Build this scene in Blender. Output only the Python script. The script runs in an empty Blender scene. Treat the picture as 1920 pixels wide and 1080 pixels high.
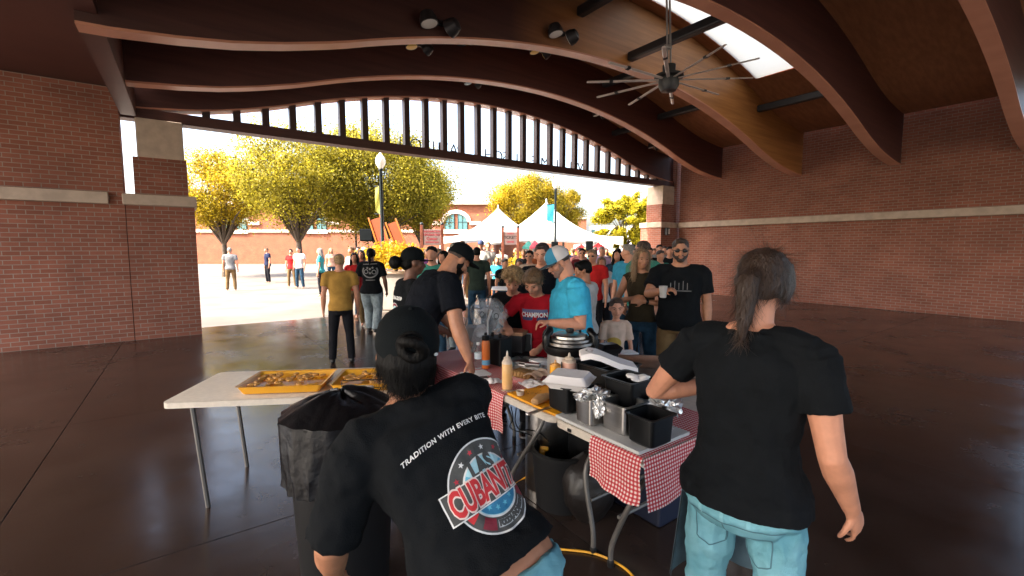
import bpy, bmesh, math, random
import numpy as np
from mathutils import Vector, Matrix, geometry
from mathutils.bvhtree import BVHTree

# ---------------------------------------------------------------- camera, world, sun, exposure
SC = bpy.context.scene
COL = SC.collection
random.seed(7)
NPR = np.random.RandomState(11)
FPX, PITCH, CAMZ = 850.0, math.radians(5.04), 1.7
cam = bpy.data.cameras.new('camera')
cam.sensor_width = 36.0
cam.lens = FPX / 1920 * 36
cam.clip_start = 0.05
cam.clip_end = 2000
cam_ob = bpy.data.objects.new('camera', cam)
COL.objects.link(cam_ob)
cam_ob.location = (0, 0, CAMZ)
cam_ob.rotation_euler = (math.radians(90) - PITCH, 0, 0)
SC.camera = cam_ob

SUN_TO = Vector((-0.80, -0.42, 0.98)).normalized()
wd = bpy.data.worlds.new('World')
SC.world = wd
wd.use_nodes = True
nt = wd.node_tree
bgn = nt.nodes['Background']
sky = nt.nodes.new('ShaderNodeTexSky')
sky.sky_type = 'NISHITA'
sky.sun_disc = False
sky.sun_elevation = math.asin(SUN_TO.z)
sky.sun_rotation = math.atan2(SUN_TO.x, SUN_TO.y)
sky.air_density = 1.0
sky.dust_density = 6.0
sky.ozone_density = 0.2
nt.links.new(sky.outputs[0], bgn.inputs[0])
bgn.inputs[1].default_value = 0.15
sun = bpy.data.lights.new('sun', 'SUN')
sun.energy = 2.5
sun.angle = math.radians(0.5)
sun.color = (1.0, 0.93, 0.82)
sun_ob = bpy.data.objects.new('sun', sun)
COL.objects.link(sun_ob)
sun_ob.rotation_euler = SUN_TO.to_track_quat('Z', 'Y').to_euler()
SC.view_settings.view_transform = 'Standard'
SC.view_settings.look = 'None'
SC.view_settings.gamma = 1.0
SC.view_settings.use_curve_mapping = False
SC.view_settings.exposure = 2.62
SC.render.engine = 'CYCLES'
SC.cycles.max_bounces = 8
SC.cycles.diffuse_bounces = 5
SC.cycles.transparent_max_bounces = 12
SC.cycles.use_denoising = True
SC.cycles.sample_clamp_indirect = 6.0

# ---------------------------------------------------------------- frames of reference of the place
def ray(px, py):
    u = (px - 960) / FPX
    v = (540 - py) / FPX
    return Vector((u, math.cos(PITCH) + v * math.sin(PITCH), -math.sin(PITCH) + v * math.cos(PITCH)))
def at(px, py, Y):                       # point seen at px,py lying at distance Y ahead
    r = ray(px, py)
    return r * (Y / r.y) + Vector((0, 0, CAMZ))
def onz(px, py, z=0.0):                  # point seen at px,py lying on the level z
    r = ray(px, py)
    return r * ((z - CAMZ) / r.z) + Vector((0, 0, CAMZ))
FO = Vector((-3.534, 11.0, 0))           # pavilion front line: origin, along, inward
FU = Vector((0.8132, 0.5820, 0))
FN = Vector((0.5820, -0.8132, 0))
def W(s, d, z=0.0):
    return FO + FU * s + FN * d + Vector((0, 0, z))
def sd_at(px, py, d):                    # (s, z) where the view ray meets the vertical plane at depth d
    r = ray(px, py)
    t = (FO.dot(FN) + d) / (r.x * FN.x + r.y * FN.y)
    p = r * t + Vector((0, 0, CAMZ))
    return (p - FO).dot(FU), p.z
TO = Vector((-0.457, 3.46, 0))           # serving table: front edge origin, along, across
TA = Vector((0.5816, -0.8135, 0))
TB = Vector((0.8135, 0.5816, 0))
TROT = math.atan2(TA.y, TA.x)
def T(s, w, z=0.74):
    return TO + TA * s + TB * w + Vector((0, 0, z))
FROT = math.atan2(FU.y, FU.x)

# ---------------------------------------------------------------- materials
MATS = {}
def mat(name, color, rough=0.6, metal=0.0, noise=0.0, nscale=8.0, bump=0.0, bscale=60.0, spec=None, color2=None,
        transl=0.0, trans=0.0, ior=1.45, alpha=1.0, emit=0.0, coat=0.0, sheen=0.0, stretch=None, detail=4.0):
    if name in MATS:
        return MATS[name]
    m = bpy.data.materials.new(name)
    m.use_nodes = True
    n = m.node_tree.nodes
    l = m.node_tree.links
    p = n['Principled BSDF']
    p.inputs['Base Color'].default_value = (*color, 1)
    p.inputs['Roughness'].default_value = rough
    p.inputs['Metallic'].default_value = metal
    if spec is not None:
        p.inputs['Specular IOR Level'].default_value = spec
    if trans:
        p.inputs['Transmission Weight'].default_value = trans
        p.inputs['IOR'].default_value = ior
    if alpha < 1:
        p.inputs['Alpha'].default_value = alpha
    if coat:
        p.inputs['Coat Weight'].default_value = coat
    if sheen:
        p.inputs['Sheen Weight'].default_value = sheen
    if emit:
        p.inputs['Emission Color'].default_value = (*color, 1)
        p.inputs['Emission Strength'].default_value = emit
    tc = n.new('ShaderNodeTexCoord')
    src = tc.outputs['Object']
    if stretch:
        mp = n.new('ShaderNodeMapping')
        mp.inputs['Scale'].default_value = stretch
        l.new(src, mp.inputs['Vector'])
        src = mp.outputs[0]
    if noise > 0 or color2:
        nz = n.new('ShaderNodeTexNoise')
        nz.inputs['Scale'].default_value = nscale
        nz.inputs['Detail'].default_value = detail
        l.new(src, nz.inputs['Vector'])
        rp = n.new('ShaderNodeValToRGB')
        c2 = color2 or tuple(min(1, c * (1 + noise)) for c in color)
        c1 = color if color2 else tuple(c * (1 - noise) for c in color)
        rp.color_ramp.elements[0].color = (*c1, 1)
        rp.color_ramp.elements[1].color = (*c2, 1)
        rp.color_ramp.elements[0].position = 0.35
        rp.color_ramp.elements[1].position = 0.65
        l.new(nz.outputs['Fac'], rp.inputs[0])
        l.new(rp.outputs[0], p.inputs['Base Color'])
    if bump > 0:
        nb = n.new('ShaderNodeTexNoise')
        nb.inputs['Scale'].default_value = bscale
        nb.inputs['Detail'].default_value = 5
        l.new(src, nb.inputs['Vector'])
        b = n.new('ShaderNodeBump')
        b.inputs['Strength'].default_value = bump
        b.inputs['Distance'].default_value = 0.02
        l.new(nb.outputs['Fac'], b.inputs['Height'])
        l.new(b.outputs[0], p.inputs['Normal'])
    if transl > 0:
        tr = n.new('ShaderNodeBsdfTranslucent')
        mx = n.new('ShaderNodeMixShader')
        mx.inputs[0].default_value = transl
        if p.inputs['Base Color'].is_linked:
            l.new(p.inputs['Base Color'].links[0].from_socket, tr.inputs[0])
        else:
            tr.inputs[0].default_value = (*color, 1)
        l.new(p.outputs[0], mx.inputs[1])
        l.new(tr.outputs[0], mx.inputs[2])
        l.new(mx.outputs[0], n['Material Output'].inputs[0])
    MATS[name] = m
    return m

def brick_mat(name, c1, c2, mortar, rot=0.0):
    m = bpy.data.materials.new(name)
    m.use_nodes = True
    n, l = m.node_tree.nodes, m.node_tree.links
    p = n['Principled BSDF']
    p.inputs['Roughness'].default_value = 0.85
    uv = n.new('ShaderNodeUVMap')
    br = n.new('ShaderNodeTexBrick')
    br.inputs['Color1'].default_value = (*c1, 1)
    br.inputs['Color2'].default_value = (*c2, 1)
    br.inputs['Mortar'].default_value = (*mortar, 1)
    br.inputs['Scale'].default_value = 1.0
    br.inputs['Brick Width'].default_value = 0.21
    br.inputs['Row Height'].default_value = 0.075
    br.inputs['Mortar Size'].default_value = 0.006
    l.new(uv.outputs[0], br.inputs['Vector'])
    nz = n.new('ShaderNodeTexNoise')
    nz.inputs['Scale'].default_value = 1.3
    nz.inputs['Detail'].default_value = 6
    l.new(uv.outputs[0], nz.inputs['Vector'])
    mr = n.new('ShaderNodeMapRange')
    mr.inputs[3].default_value = 0.5
    mr.inputs[4].default_value = 1.35
    l.new(nz.outputs[0], mr.inputs[0])
    mx = n.new('ShaderNodeMix')
    mx.data_type = 'RGBA'
    mx.blend_type = 'MULTIPLY'
    mx.inputs[0].default_value = 1
    l.new(br.outputs[0], mx.inputs[6])
    l.new(mr.outputs[0], mx.inputs[7])
    l.new(mx.outputs[2], p.inputs['Base Color'])
    b = n.new('ShaderNodeBump')
    b.inputs['Strength'].default_value = 0.6
    b.inputs['Distance'].default_value = 0.01
    b.invert = True
    l.new(br.outputs['Fac'], b.inputs['Height'])
    l.new(b.outputs[0], p.inputs['Normal'])
    MATS[name] = m
    return m

def gingham_mat(name, pitch=0.018):
    m = bpy.data.materials.new(name)
    m.use_nodes = True
    n, l = m.node_tree.nodes, m.node_tree.links
    p = n['Principled BSDF']
    p.inputs['Roughness'].default_value = 0.7
    uv = n.new('ShaderNodeUVMap')
    sp = n.new('ShaderNodeSeparateXYZ')
    l.new(uv.outputs[0], sp.inputs[0])
    outs = []
    for ax in (0, 1):
        d = n.new('ShaderNodeMath'); d.operation = 'DIVIDE'; d.inputs[1].default_value = pitch
        l.new(sp.outputs[ax], d.inputs[0])
        f = n.new('ShaderNodeMath'); f.operation = 'FRACT'
        l.new(d.outputs[0], f.inputs[0])
        g = n.new('ShaderNodeMath'); g.operation = 'GREATER_THAN'; g.inputs[1].default_value = 0.5
        l.new(f.outputs[0], g.inputs[0])
        outs.append(g)
    a = n.new('ShaderNodeMath'); a.operation = 'ADD'
    l.new(outs[0].outputs[0], a.inputs[0]); l.new(outs[1].outputs[0], a.inputs[1])
    h = n.new('ShaderNodeMath'); h.operation = 'MULTIPLY'; h.inputs[1].default_value = 0.5
    l.new(a.outputs[0], h.inputs[0])
    r = n.new('ShaderNodeValToRGB')
    r.color_ramp.interpolation = 'CONSTANT'
    r.color_ramp.elements[0].color = (0.80, 0.72, 0.68, 1)
    r.color_ramp.elements[1].position = 0.4
    r.color_ramp.elements[1].color = (0.62, 0.09, 0.10, 1)
    e = r.color_ramp.elements.new(0.9)
    e.color = (0.42, 0.012, 0.022, 1)
    l.new(h.outputs[0], r.inputs[0])
    l.new(r.outputs[0], p.inputs['Base Color'])
    MATS[name] = m
    return m

# ---------------------------------------------------------------- object helpers
def thing(name, label, cat, loc=(0, 0, 0), rotz=0.0, group=None):
    o = bpy.data.objects.new(name, None)
    COL.objects.link(o)
    o.location = loc
    o.rotation_euler = (0, 0, rotz)
    o.empty_display_size = 0.1
    tag(o, label, cat, group)
    return o
def tag(o, label, cat, group=None):
    o['label'] = label
    o['category'] = cat
    if group:
        o['group'] = group
    return o
def obj(name, bm, m, parent=None, smooth=False, loc=None, rotz=None, kind=None, flip=True):
    me = bpy.data.meshes.new(name)
    if flip:
        bmesh.ops.recalc_face_normals(bm, faces=bm.faces[:])
    bm.to_mesh(me)
    bm.free()
    for mm in (m if isinstance(m, (list, tuple)) else [m]):
        me.materials.append(mm)
    if smooth:
        me.shade_smooth()
        try:
            me.set_sharp_from_angle(angle=math.radians(smooth if smooth is not True else 40))
        except Exception:
            pass
    o = bpy.data.objects.new(name, me)
    COL.objects.link(o)
    if parent:
        o.parent = parent
    if loc is not None:
        o.location = loc
    if rotz is not None:
        o.rotation_euler = (0, 0, rotz)
    if kind:
        o['kind'] = kind
    return o
def NB():
    return bmesh.new()
def box(bm, c, size, rot=None, bev=0.0, mi=0):
    v0 = len(bm.verts)
    M = Matrix.Translation(c)
    if rot is not None:
        M = M @ (rot if isinstance(rot, Matrix) else Matrix.Rotation(rot, 4, 'Z'))
    M = M @ Matrix.Diagonal((*size, 1))
    r = bmesh.ops.create_cube(bm, size=1, matrix=M)
    fs = set(f for v in r['verts'] for f in v.link_faces)
    if bev > 0:
        es = list(set(e for v in r['verts'] for e in v.link_edges))
        rr = bmesh.ops.bevel(bm, geom=es, offset=bev, segments=2, affect='EDGES', profile=0.5)
        fs = set(f for f in rr['faces'])
    for f in fs:
        if f.is_valid:
            f.material_index = mi
    return r['verts']
def quad(bm, a, b, c, d, mi=0):
    vs = [bm.verts.new(p) for p in (a, b, c, d)]
    f = bm.faces.new(vs)
    f.material_index = mi
    return f
def ball(bm, c, r, R=None, sub=2):
    rr = r if isinstance(r, (tuple, list)) else (r, r, r)
    M = Matrix.Translation(c)
    if R is not None:
        M = M @ R.to_4x4()
    M = M @ Matrix.Diagonal((*rr, 1))
    return bmesh.ops.create_icosphere(bm, subdivisions=sub, radius=1, matrix=M)['verts']
def loft(bm, rings, cap=True, closed=True, mi=0):
    vr = [[bm.verts.new(p) for p in r] for r in rings]
    n = len(vr[0])
    for i in range(len(vr) - 1):
        for j in range(n if closed else n - 1):
            k = (j + 1) % n
            bm.faces.new((vr[i][j], vr[i][k], vr[i + 1][k], vr[i + 1][j])).material_index = mi
    if cap:
        for r, rev in ((vr[0], True), (vr[-1], False)):
            try:
                bm.faces.new(r[::-1] if rev else r).material_index = mi
            except ValueError:
                pass
    return vr
def tube(bm, pts, radii, n=10, cap=True, ball_ends=False, mi=0, flat=1.0, flat_axis=None):
    pts = [Vector(p) for p in pts]
    if not isinstance(radii, (list, tuple)):
        radii = [radii] * len(pts)
    rings = []
    prev = None
    for i, p in enumerate(pts):
        if i == 0:
            d = pts[1] - p
        elif i == len(pts) - 1:
            d = p - pts[i - 1]
        else:
            d = (pts[i + 1] - p).normalized() + (p - pts[i - 1]).normalized()
        d.normalize()
        if flat_axis is not None:
            a = Vector(flat_axis)
        elif prev is None:
            a = Vector((0, 0, 1)) if abs(d.z) < 0.9 else Vector((1, 0, 0))
        else:
            a = prev
        a = (a - d * a.dot(d)).normalized()
        b = d.cross(a)
        prev = a
        r = radii[i]
        rings.append([p + a * (r * flat * math.cos(t)) + b * (r * math.sin(t)) for t in (2 * math.pi * k / n for k in range(n))])
    loft(bm, rings, cap=cap, mi=mi)
    if ball_ends:
        ball(bm, pts[0], radii[0], sub=1)
        ball(bm, pts[-1], radii[-1], sub=1)
def lathe(bm, prof, n=24, c=(0, 0, 0), cap=True, mi=0):
    c = Vector(c)
    rings = [[c + Vector((r * math.cos(2 * math.pi * k / n), r * math.sin(2 * math.pi * k / n), z)) for k in range(n)] for r, z in prof]
    return loft(bm, rings, cap=cap, mi=mi)
def rrect(cx, cy, z, hx, hy, r, k=5):
    out = []
    for (sx, sy, a0) in ((1, 1, 0), (-1, 1, 90), (-1, -1, 180), (1, -1, 270)):
        for i in range(k):
            a = math.radians(a0 + 90 * i / (k - 1))
            out.append(Vector((cx + sx * (hx - r) + r * math.cos(a), cy + sy * (hy - r) + r * math.sin(a), z)))
    return out
def smooth_path(pts, n=8):
    pts = [Vector(p) for p in pts]
    P = [pts[0] * 2 - pts[1]] + pts + [pts[-1] * 2 - pts[-2]]
    out = []
    for i in range(1, len(P) - 2):
        for k in range(n):
            t = k / n
            a, b, c, d = P[i - 1], P[i], P[i + 1], P[i + 2]
            out.append(0.5 * ((2 * b) + (c - a) * t + (2 * a - 5 * b + 4 * c - d) * t * t + (3 * b - a - 3 * c + d) * t ** 3))
    out.append(pts[-1])
    return out
def uvgrid(bm, nu, nv, fn, uvfn, mi=0):
    ly = bm.loops.layers.uv.verify()
    vs = [[bm.verts.new(fn(i / nu, j / nv)) for j in range(nv + 1)] for i in range(nu + 1)]
    for i in range(nu):
        for j in range(nv):
            f = bm.faces.new((vs[i][j], vs[i + 1][j], vs[i + 1][j + 1], vs[i][j + 1]))
            f.material_index = mi
            for lp, (a, b) in zip(f.loops, ((i, j), (i + 1, j), (i + 1, j + 1), (i, j + 1))):
                lp[ly].uv = uvfn(a / nu, b / nv)
    return vs
def boxuv(bm, c, size, rot=0.0, mi=0):
    """box whose faces carry UV in metres (brick walls)"""
    ly = bm.loops.layers.uv.verify()
    vs = box(bm, (0, 0, 0), size, mi=mi)
    fs = set(f for v in vs for f in v.link_faces)
    for f in fs:
        nn = f.normal
        f.normal_update()
        nn = f.normal
        for lp in f.loops:
            q = lp.vert.co
            if abs(nn.z) > 0.5:
                lp[ly].uv = (q.x, q.y)
            elif abs(nn.x) > 0.5:
                lp[ly].uv = (q.y + 0.05, q.z + c[2])
            else:
                lp[ly].uv = (q.x, q.z + c[2])
    M = Matrix.Translation(c) @ Matrix.Rotation(rot, 4, 'Z')
    bmesh.ops.transform(bm, matrix=M, verts=vs)
def copy_tree(o, parent=None):
    c = o.copy()
    COL.objects.link(c)
    c.parent = parent
    for ch in list(o.children):
        copy_tree(ch, c)
    return c
PENDING = []
def solid(name, bm, m, parent, vox, smooth_it=3, disp=0.0, dscale=0.1, fine=0.0):
    """one continuous skin grown round the shapes in bm"""
    bmesh.ops.recalc_face_normals(bm, faces=bm.faces[:])
    me = bpy.data.meshes.new(name)
    bm.to_mesh(me)
    bm.free()
    for mm in (m if isinstance(m, (list, tuple)) else [m]):
        me.materials.append(mm)
    o = bpy.data.objects.new(name, me)
    COL.objects.link(o)
    if parent:
        o.parent = parent
    r = o.modifiers.new('r', 'REMESH')
    r.mode = 'VOXEL'
    r.voxel_size = vox
    if smooth_it:
        s = o.modifiers.new('s', 'SMOOTH')
        s.iterations = smooth_it
        s.factor = 0.5
    for st, sc in ((disp, dscale), (fine, dscale * 0.35)):
        if st:
            key = 'clouds%.3f' % sc
            tx = bpy.data.textures.get(key)
            if not tx:
                tx = bpy.data.textures.new(key, 'CLOUDS')
                tx.noise_scale = sc
                tx.noise_depth = 1
            dm = o.modifiers.new('d', 'DISPLACE')
            dm.texture = tx
            dm.strength = st
            dm.mid_level = 0.5
    PENDING.append(o)
    return o
def flush():
    dg = bpy.context.evaluated_depsgraph_get()
    dg.update()
    new = [(o, bpy.data.meshes.new_from_object(o.evaluated_get(dg), depsgraph=dg)) for o in PENDING]
    for o, me in new:
        o.modifiers.clear()
        old = o.data
        mats = [m for m in old.materials]
        o.data = me
        me.name = o.name
        if not len(me.materials):
            for m in mats:
                me.materials.append(m)
        me.shade_smooth()
        bpy.data.meshes.remove(old)
    PENDING.clear()
FONT_OB = []
def text_bm(s, size=1.0, shear=0.0, bold=0.0, spacing=1.0, align='CENTER'):
    cu = bpy.data.curves.new('t', 'FONT')
    cu.body = s
    cu.size = size
    cu.shear = shear
    cu.offset = bold
    cu.space_character = spacing
    cu.align_x = align
    cu.align_y = 'CENTER'
    cu.resolution_u = 3
    o = bpy.data.objects.new('t', cu)
    sc = TMP
    sc.collection.objects.link(o)
    vl = sc.view_layers[0]
    vl.update()
    dg = vl.depsgraph
    me = bpy.data.meshes.new_from_object(o.evaluated_get(dg), depsgraph=dg)
    bm = bmesh.new()
    bm.from_mesh(me)
    bpy.data.objects.remove(o)
    bpy.data.meshes.remove(me)
    return bm
TMP = bpy.data.scenes.new('tmp')
# ---------------------------------------------------------------- people
def RX(d): return Matrix.Rotation(math.radians(d), 3, 'X')
def RY(d): return Matrix.Rotation(math.radians(d), 3, 'Y')
def RZ(d): return Matrix.Rotation(math.radians(d), 3, 'Z')
SKIN = mat('skin_fair', (0.56, 0.25, 0.15), 0.5, noise=0.08, nscale=25, bump=0.05, bscale=200)
SKIN_K = mat('skin_child', (0.68, 0.31, 0.19), 0.5, noise=0.06, nscale=25, bump=0.03, bscale=200)
SKIN_T = mat('skin_tan', (0.42, 0.185, 0.10), 0.5, noise=0.08, nscale=25, bump=0.05, bscale=200)
SKIN_B = mat('skin_brown', (0.20, 0.09, 0.055), 0.5, noise=0.1, nscale=25, bump=0.05, bscale=200)
def cloth(name, c, rough=0.9, n=0.12):
    return mat(name, c, rough, noise=n, nscale=14, bump=0.25, bscale=300, spec=0.12)
BLACKTEE = cloth('black_cotton', (0.0062, 0.0074, 0.0088))
NAVYTEE = cloth('ink_cotton', (0.0048, 0.0062, 0.0098))
BLACKCAP = cloth('black_twill', (0.0055, 0.0075, 0.0085))
HAIR_K = mat('black_hair', (0.003, 0.0026, 0.0023), 0.6, spec=.15, noise=0.3, nscale=60, bump=0.35, bscale=120, stretch=(1, 1, 0.25))
HAIR_B = mat('brown_hair', (0.036, 0.018, 0.010), 0.5, noise=0.4, nscale=60, bump=0.8, bscale=120, stretch=(1, 1, 0.25))
HAIR_L = mat('light_brown_hair', (0.17, 0.095, 0.045), 0.42, noise=0.4, nscale=60, bump=0.8, bscale=120, stretch=(1, 1, 0.25))
HAIR_Y = mat('blond_hair', (0.38, 0.24, 0.11), 0.45, noise=0.4, nscale=60, bump=0.8, bscale=120)
HAIR_G = mat('grey_hair', (0.25, 0.22, 0.19), 0.5, noise=0.3, nscale=60, bump=0.8, bscale=120)
HAIR_LONG = mat('streaked_long_hair', (0.10, 0.055, 0.03), 0.4, color2=(0.36, 0.22, 0.11), nscale=16, bump=0.8, bscale=90, stretch=(3, 3, 0.3))
EYE = mat('eye_dark', (0.02, 0.014, 0.01), 0.2)
EYEW = mat('eye_white', (0.6, 0.56, 0.52), 0.3)
LIP = mat('lips', (0.36, 0.13, 0.10), 0.45)
DENIM_L = cloth('light_denim', (0.24, 0.29, 0.31), n=0.25)
DENIM = cloth('blue_denim', (0.02, 0.05, 0.085), n=0.3)
DENIM_AQ = mat('aqua_denim', (0.13, 0.34, 0.41), .9, color2=(0.21, 0.46, 0.53), nscale=9, bump=.45, bscale=350, spec=.12, detail=10)
KHAKI = cloth('khaki_cotton', (0.16, 0.10, 0.045))
DARKPANT = cloth('dark_trouser', (0.012, 0.012, 0.015))
SHOE_K = mat('black_shoe', (0.012, 0.012, 0.012), 0.5)
SHOE_W = mat('white_shoe', (0.6, 0.6, 0.58), 0.6)

def ik(S, Tg, l1, l2, hint):
    d = Tg - S
    L = d.length
    if L > (l1 + l2) * 0.995:
        Tg = S + d * ((l1 + l2) * 0.995 / L)
        d = Tg - S
        L = d.length
    a = (l1 * l1 - l2 * l2 + L * L) / (2 * L)
    h = math.sqrt(max(0, l1 * l1 - a * a))
    dn = d.normalized()
    hv = Vector(hint)
    hv = (hv - dn * hv.dot(dn)).normalized()
    return S + dn * a + hv * h, Tg

def hand(bm, wr, d, pn, side, H, curl=35, scale=1.0):
    """palm, four fingers and thumb; d along the hand, pn out of the palm"""
    d = d.normalized()
    pn = (pn - d * pn.dot(d)).normalized()
    x = d.cross(pn) * side                 # towards the thumb
    k = H * scale
    pl, pw = 0.055 * k, 0.022 * k
    rings = []
    for f, w, th in ((-.1, .75, .012), (0.15, .85, .013), (.6, 1.05, .012), (1.0, 1.0, .009)):
        c = wr + d * (pl * f)
        rings.append([c + x * (pw * w * math.cos(t)) + pn * (th * k * 0.9 * math.sin(t)) for t in (2 * math.pi * q / 10 for q in range(10))])
    loft(bm, rings)
    for i, (off, ln) in enumerate(((0.75, .040), (.27, .044), (-.22, .041), (-.7, .032))):
        p = wr + d * (pl * 0.9) + x * (pw * off * 1.12)
        dd = (d + x * off * .13).normalized()
        pts, rad = [p - d * 0.012 * k], [0.0052 * k]
        pts.append(p); rad.append(0.0050 * k)
        for sgm in range(3):
            ang = math.radians(curl * (0.7, 1.1, 0.8)[sgm] + i * 2)
            dd = (dd * math.cos(ang) + pn * math.sin(ang)).normalized()
            pn2 = pn
            p = p + dd * (ln * k * (0.45, 0.31, 0.24)[sgm])
            pts.append(p); rad.append((0.0047, 0.0044, 0.0038)[sgm] * k)
        tube(bm, pts, rad, n=7, ball_ends=True)
    p = wr + d * (pl * 0.3) + x * (pw * 0.8)
    t1 = p + (d * 0.6 + x * 0.7 + pn * 0.35).normalized() * 0.024 * k
    t2 = t1 + (d * 0.85 + x * 0.15 + pn * 0.5).normalized() * 0.020 * k
    tube(bm, [wr + d * pl * 0.2 + x * pw * 0.4, p, t1, t2], [0.008 * k, 0.0075 * k, 0.006 * k, 0.0048 * k], n=7, ball_ends=True)

TORSO_M = [(.455, .070, .058, .062, 0), (.49, .092, .066, .076, 0), (.53, .096, .066, .074, 0), (.58, .088, .060, .060, 0), (.63, .086, .060, .056, 0),
           (.69, .096, .066, .062, 0), (.74, .104, .068, .066, 0), (.785, .104, .058, .062, 0), (.815, .082, .044, .052, 0), (.842, .046, .034, .040, 0)]
TORSO_F = [(.455, .072, .056, .064, 0), (.49, .098, .062, .082, 0), (.53, .096, .060, .072, 0), (.58, .080, .055, .054, 0), (.63, .074, .055, .050, 0),
           (.69, .082, .064, .054, 0), (.735, .089, .076, .058, 0), (.78, .088, .052, .056, 0), (.812, .072, .040, .046, 0), (.842, .038, .030, .034, 0)]

def person(label, x, y, yaw, H=1.72, bulk=1.0, belly=0.0, female=False, lean=0, side=0, twist=0, b0=0.0, waist=None, head=(0, 0, 0), hs=1.0, neckp=None,
           armL=None, armR=None, legs='stand', shirt=None, sleeve=0.55, hem=0.49, bottom=None, shorts=False, shoes=SHOE_K,
           hair=None, hairmat=None, cap=None, beard=None, skin=SKIN, vox=0.014, face=1, z0=0.0, group=None, curl=(30, 30), cat='person',
           neckline=0.0, glasses=False, fold=0.012, tuck=False, limb=1.0, legw=1.0):
    root = thing('person', label, cat, (x, y, z0), math.radians(yaw), group)
    rootinv = (Matrix.Translation((x, y, z0)) @ Matrix.Rotation(math.radians(yaw), 4, 'Z')).inverted()
    info = {'root': root}
    prof = TORSO_F if female else TORSO_M
    pel = Vector((0, 0, 0.49 * H))
    if legs == 'sit':
        pel.z = 0.47 + 0.05 * H
    def lev(h):                           # frame of the spine at level h (fraction of height)
        f = max(0, min(1, (h - 0.49) / 0.30)) if h > .49 or not b0 else 0
        f = b0 * min(1, max(0, (h - .42) / .08)) + (1 - b0) * f
        return RZ(twist * f) @ RY(-side * f) @ RX(-lean * f)
    def spine(h):
        if h <= 0.49:
            return pel + Vector((0, 0, (h - 0.49) * H))
        p = pel.copy()
        n = 10
        for i in range(n):
            hh = 0.49 + (h - 0.49) * (i + .5) / n
            p = p + lev(hh) @ Vector((0, 0, (h - 0.49) * H / n))
        return p
    def torso(bm, grow, h0, h1, flare=0.0, nn=20):
        rings = []
        hs_ = sorted(set([h0] + [q[0] for q in prof if h0 < q[0] < h1] + [h1]))
        for h in hs_:
            for a, b in zip(prof[:-1], prof[1:]):
                if a[0] <= h <= b[0] + 1e-9:
                    break
            t = min(1, max(0, (h - a[0]) / (b[0] - a[0])))
            rx, rf, rb = (a[i] + (b[i] - a[i]) * t for i in (1, 2, 3))
            kb = bulk if h < .79 else 1 + (bulk - 1) * 0.5
            bl = belly * math.exp(-((h - .59) / .085) ** 2)
            rx = rx * H * kb + grow + bl * 0.45 * H
            rf = rf * H * kb + grow + bl * H
            rb = rb * H * kb + grow + bl * 0.25 * H
            if flare and h < .56:
                rx += flare; rf += flare; rb += flare
            R = lev(h)
            c = spine(h)
            ring = []
            for k in range(nn):
                t = 2 * math.pi * k / nn
                cx, sy = math.cos(t), math.sin(t)
                cx = math.copysign(abs(cx) ** 0.85, cx)
                sy = math.copysign(abs(sy) ** 0.85, sy)
                ring.append(c + R @ Vector((rx * cx, (rf if sy > 0 else rb) * sy, 0)))
            rings.append(ring)
        loft(bm, rings)
    RC = lev(.80)
    shz = 0.812 if not female else 0.808
    shw = (0.112 if not female else 0.098) * H * (1 + (bulk - 1) * 0.6)
    J = {}
    for sd, nm in ((-1, 'L'), (1, 'R')):
        J['sh' + nm] = spine(.80) + RC @ Vector((sd * shw, -0.008 * H, (shz - .805) * H))
        spec = armL if nm == 'L' else armR
        l1, l2 = 0.178 * H, 0.150 * H
        S = J['sh' + nm]
        if spec is None:
            spec = ('dir', (sd * .16, -.02, -1), (sd * .04, .22, -1))
        if spec[0] == 'dir':
            e = S + Vector(spec[1]).normalized() * l1
            w = e + Vector(spec[2]).normalized() * l2
        else:
            Tg = Vector(spec[1])
            if spec[0] == 'ikw':
                Tg = rootinv @ Tg
            e, w = ik(S, Tg, l1, l2, spec[2] if len(spec) > 2 else (sd * .5, -.6, -.5))
        J['el' + nm], J['wr' + nm] = e, w
        pn = Vector(spec[3]) if len(spec) > 3 else Vector((-sd, 0.15, 0))
        hd = Vector(spec[4]) if len(spec) > 4 else (w - e)
        J['hd' + nm] = hd.normalized()
        J['pn' + nm] = pn
    hipx = 0.052 * H * (1 + (bulk - 1) * 0.7)
    for sd, nm in ((-1, 'L'), (1, 'R')):
        hp = pel + Vector((sd * hipx, 0, 0.005 * H))
        if legs == 'sit':
            kn = hp + Vector((sd * 0.03, 0.24 * H, 0.0))
            an = Vector((sd * 0.09, kn.y - .02, 0.05 * H))
        elif legs == 'walk':
            st = 1 if nm == 'L' else -1
            kn = hp + Vector((sd * 0.01, (0.10 if st > 0 else 0.02) * H, -0.215 * H))
            an = Vector((sd * hipx, (0.11 if st > 0 else -0.09) * H, 0.05 * H + (0 if st > 0 else 0.02)))
        else:
            kn = hp + Vector((sd * 0.018 * H, 0.012 * H, -0.215 * H))
            an = Vector((sd * (hipx + 0.03 * H), -0.01 * H, 0.045 * H))
        J['hp' + nm], J['kn' + nm], J['an' + nm] = hp, kn, an
    # ---- body: one skin
    lb = limb * (1 + (bulk - 1) * 0.55) * (0.92 if female else 1.0)
    bm = NB()
    torso(bm, -0.008, .47, .842, nn=14)
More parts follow.
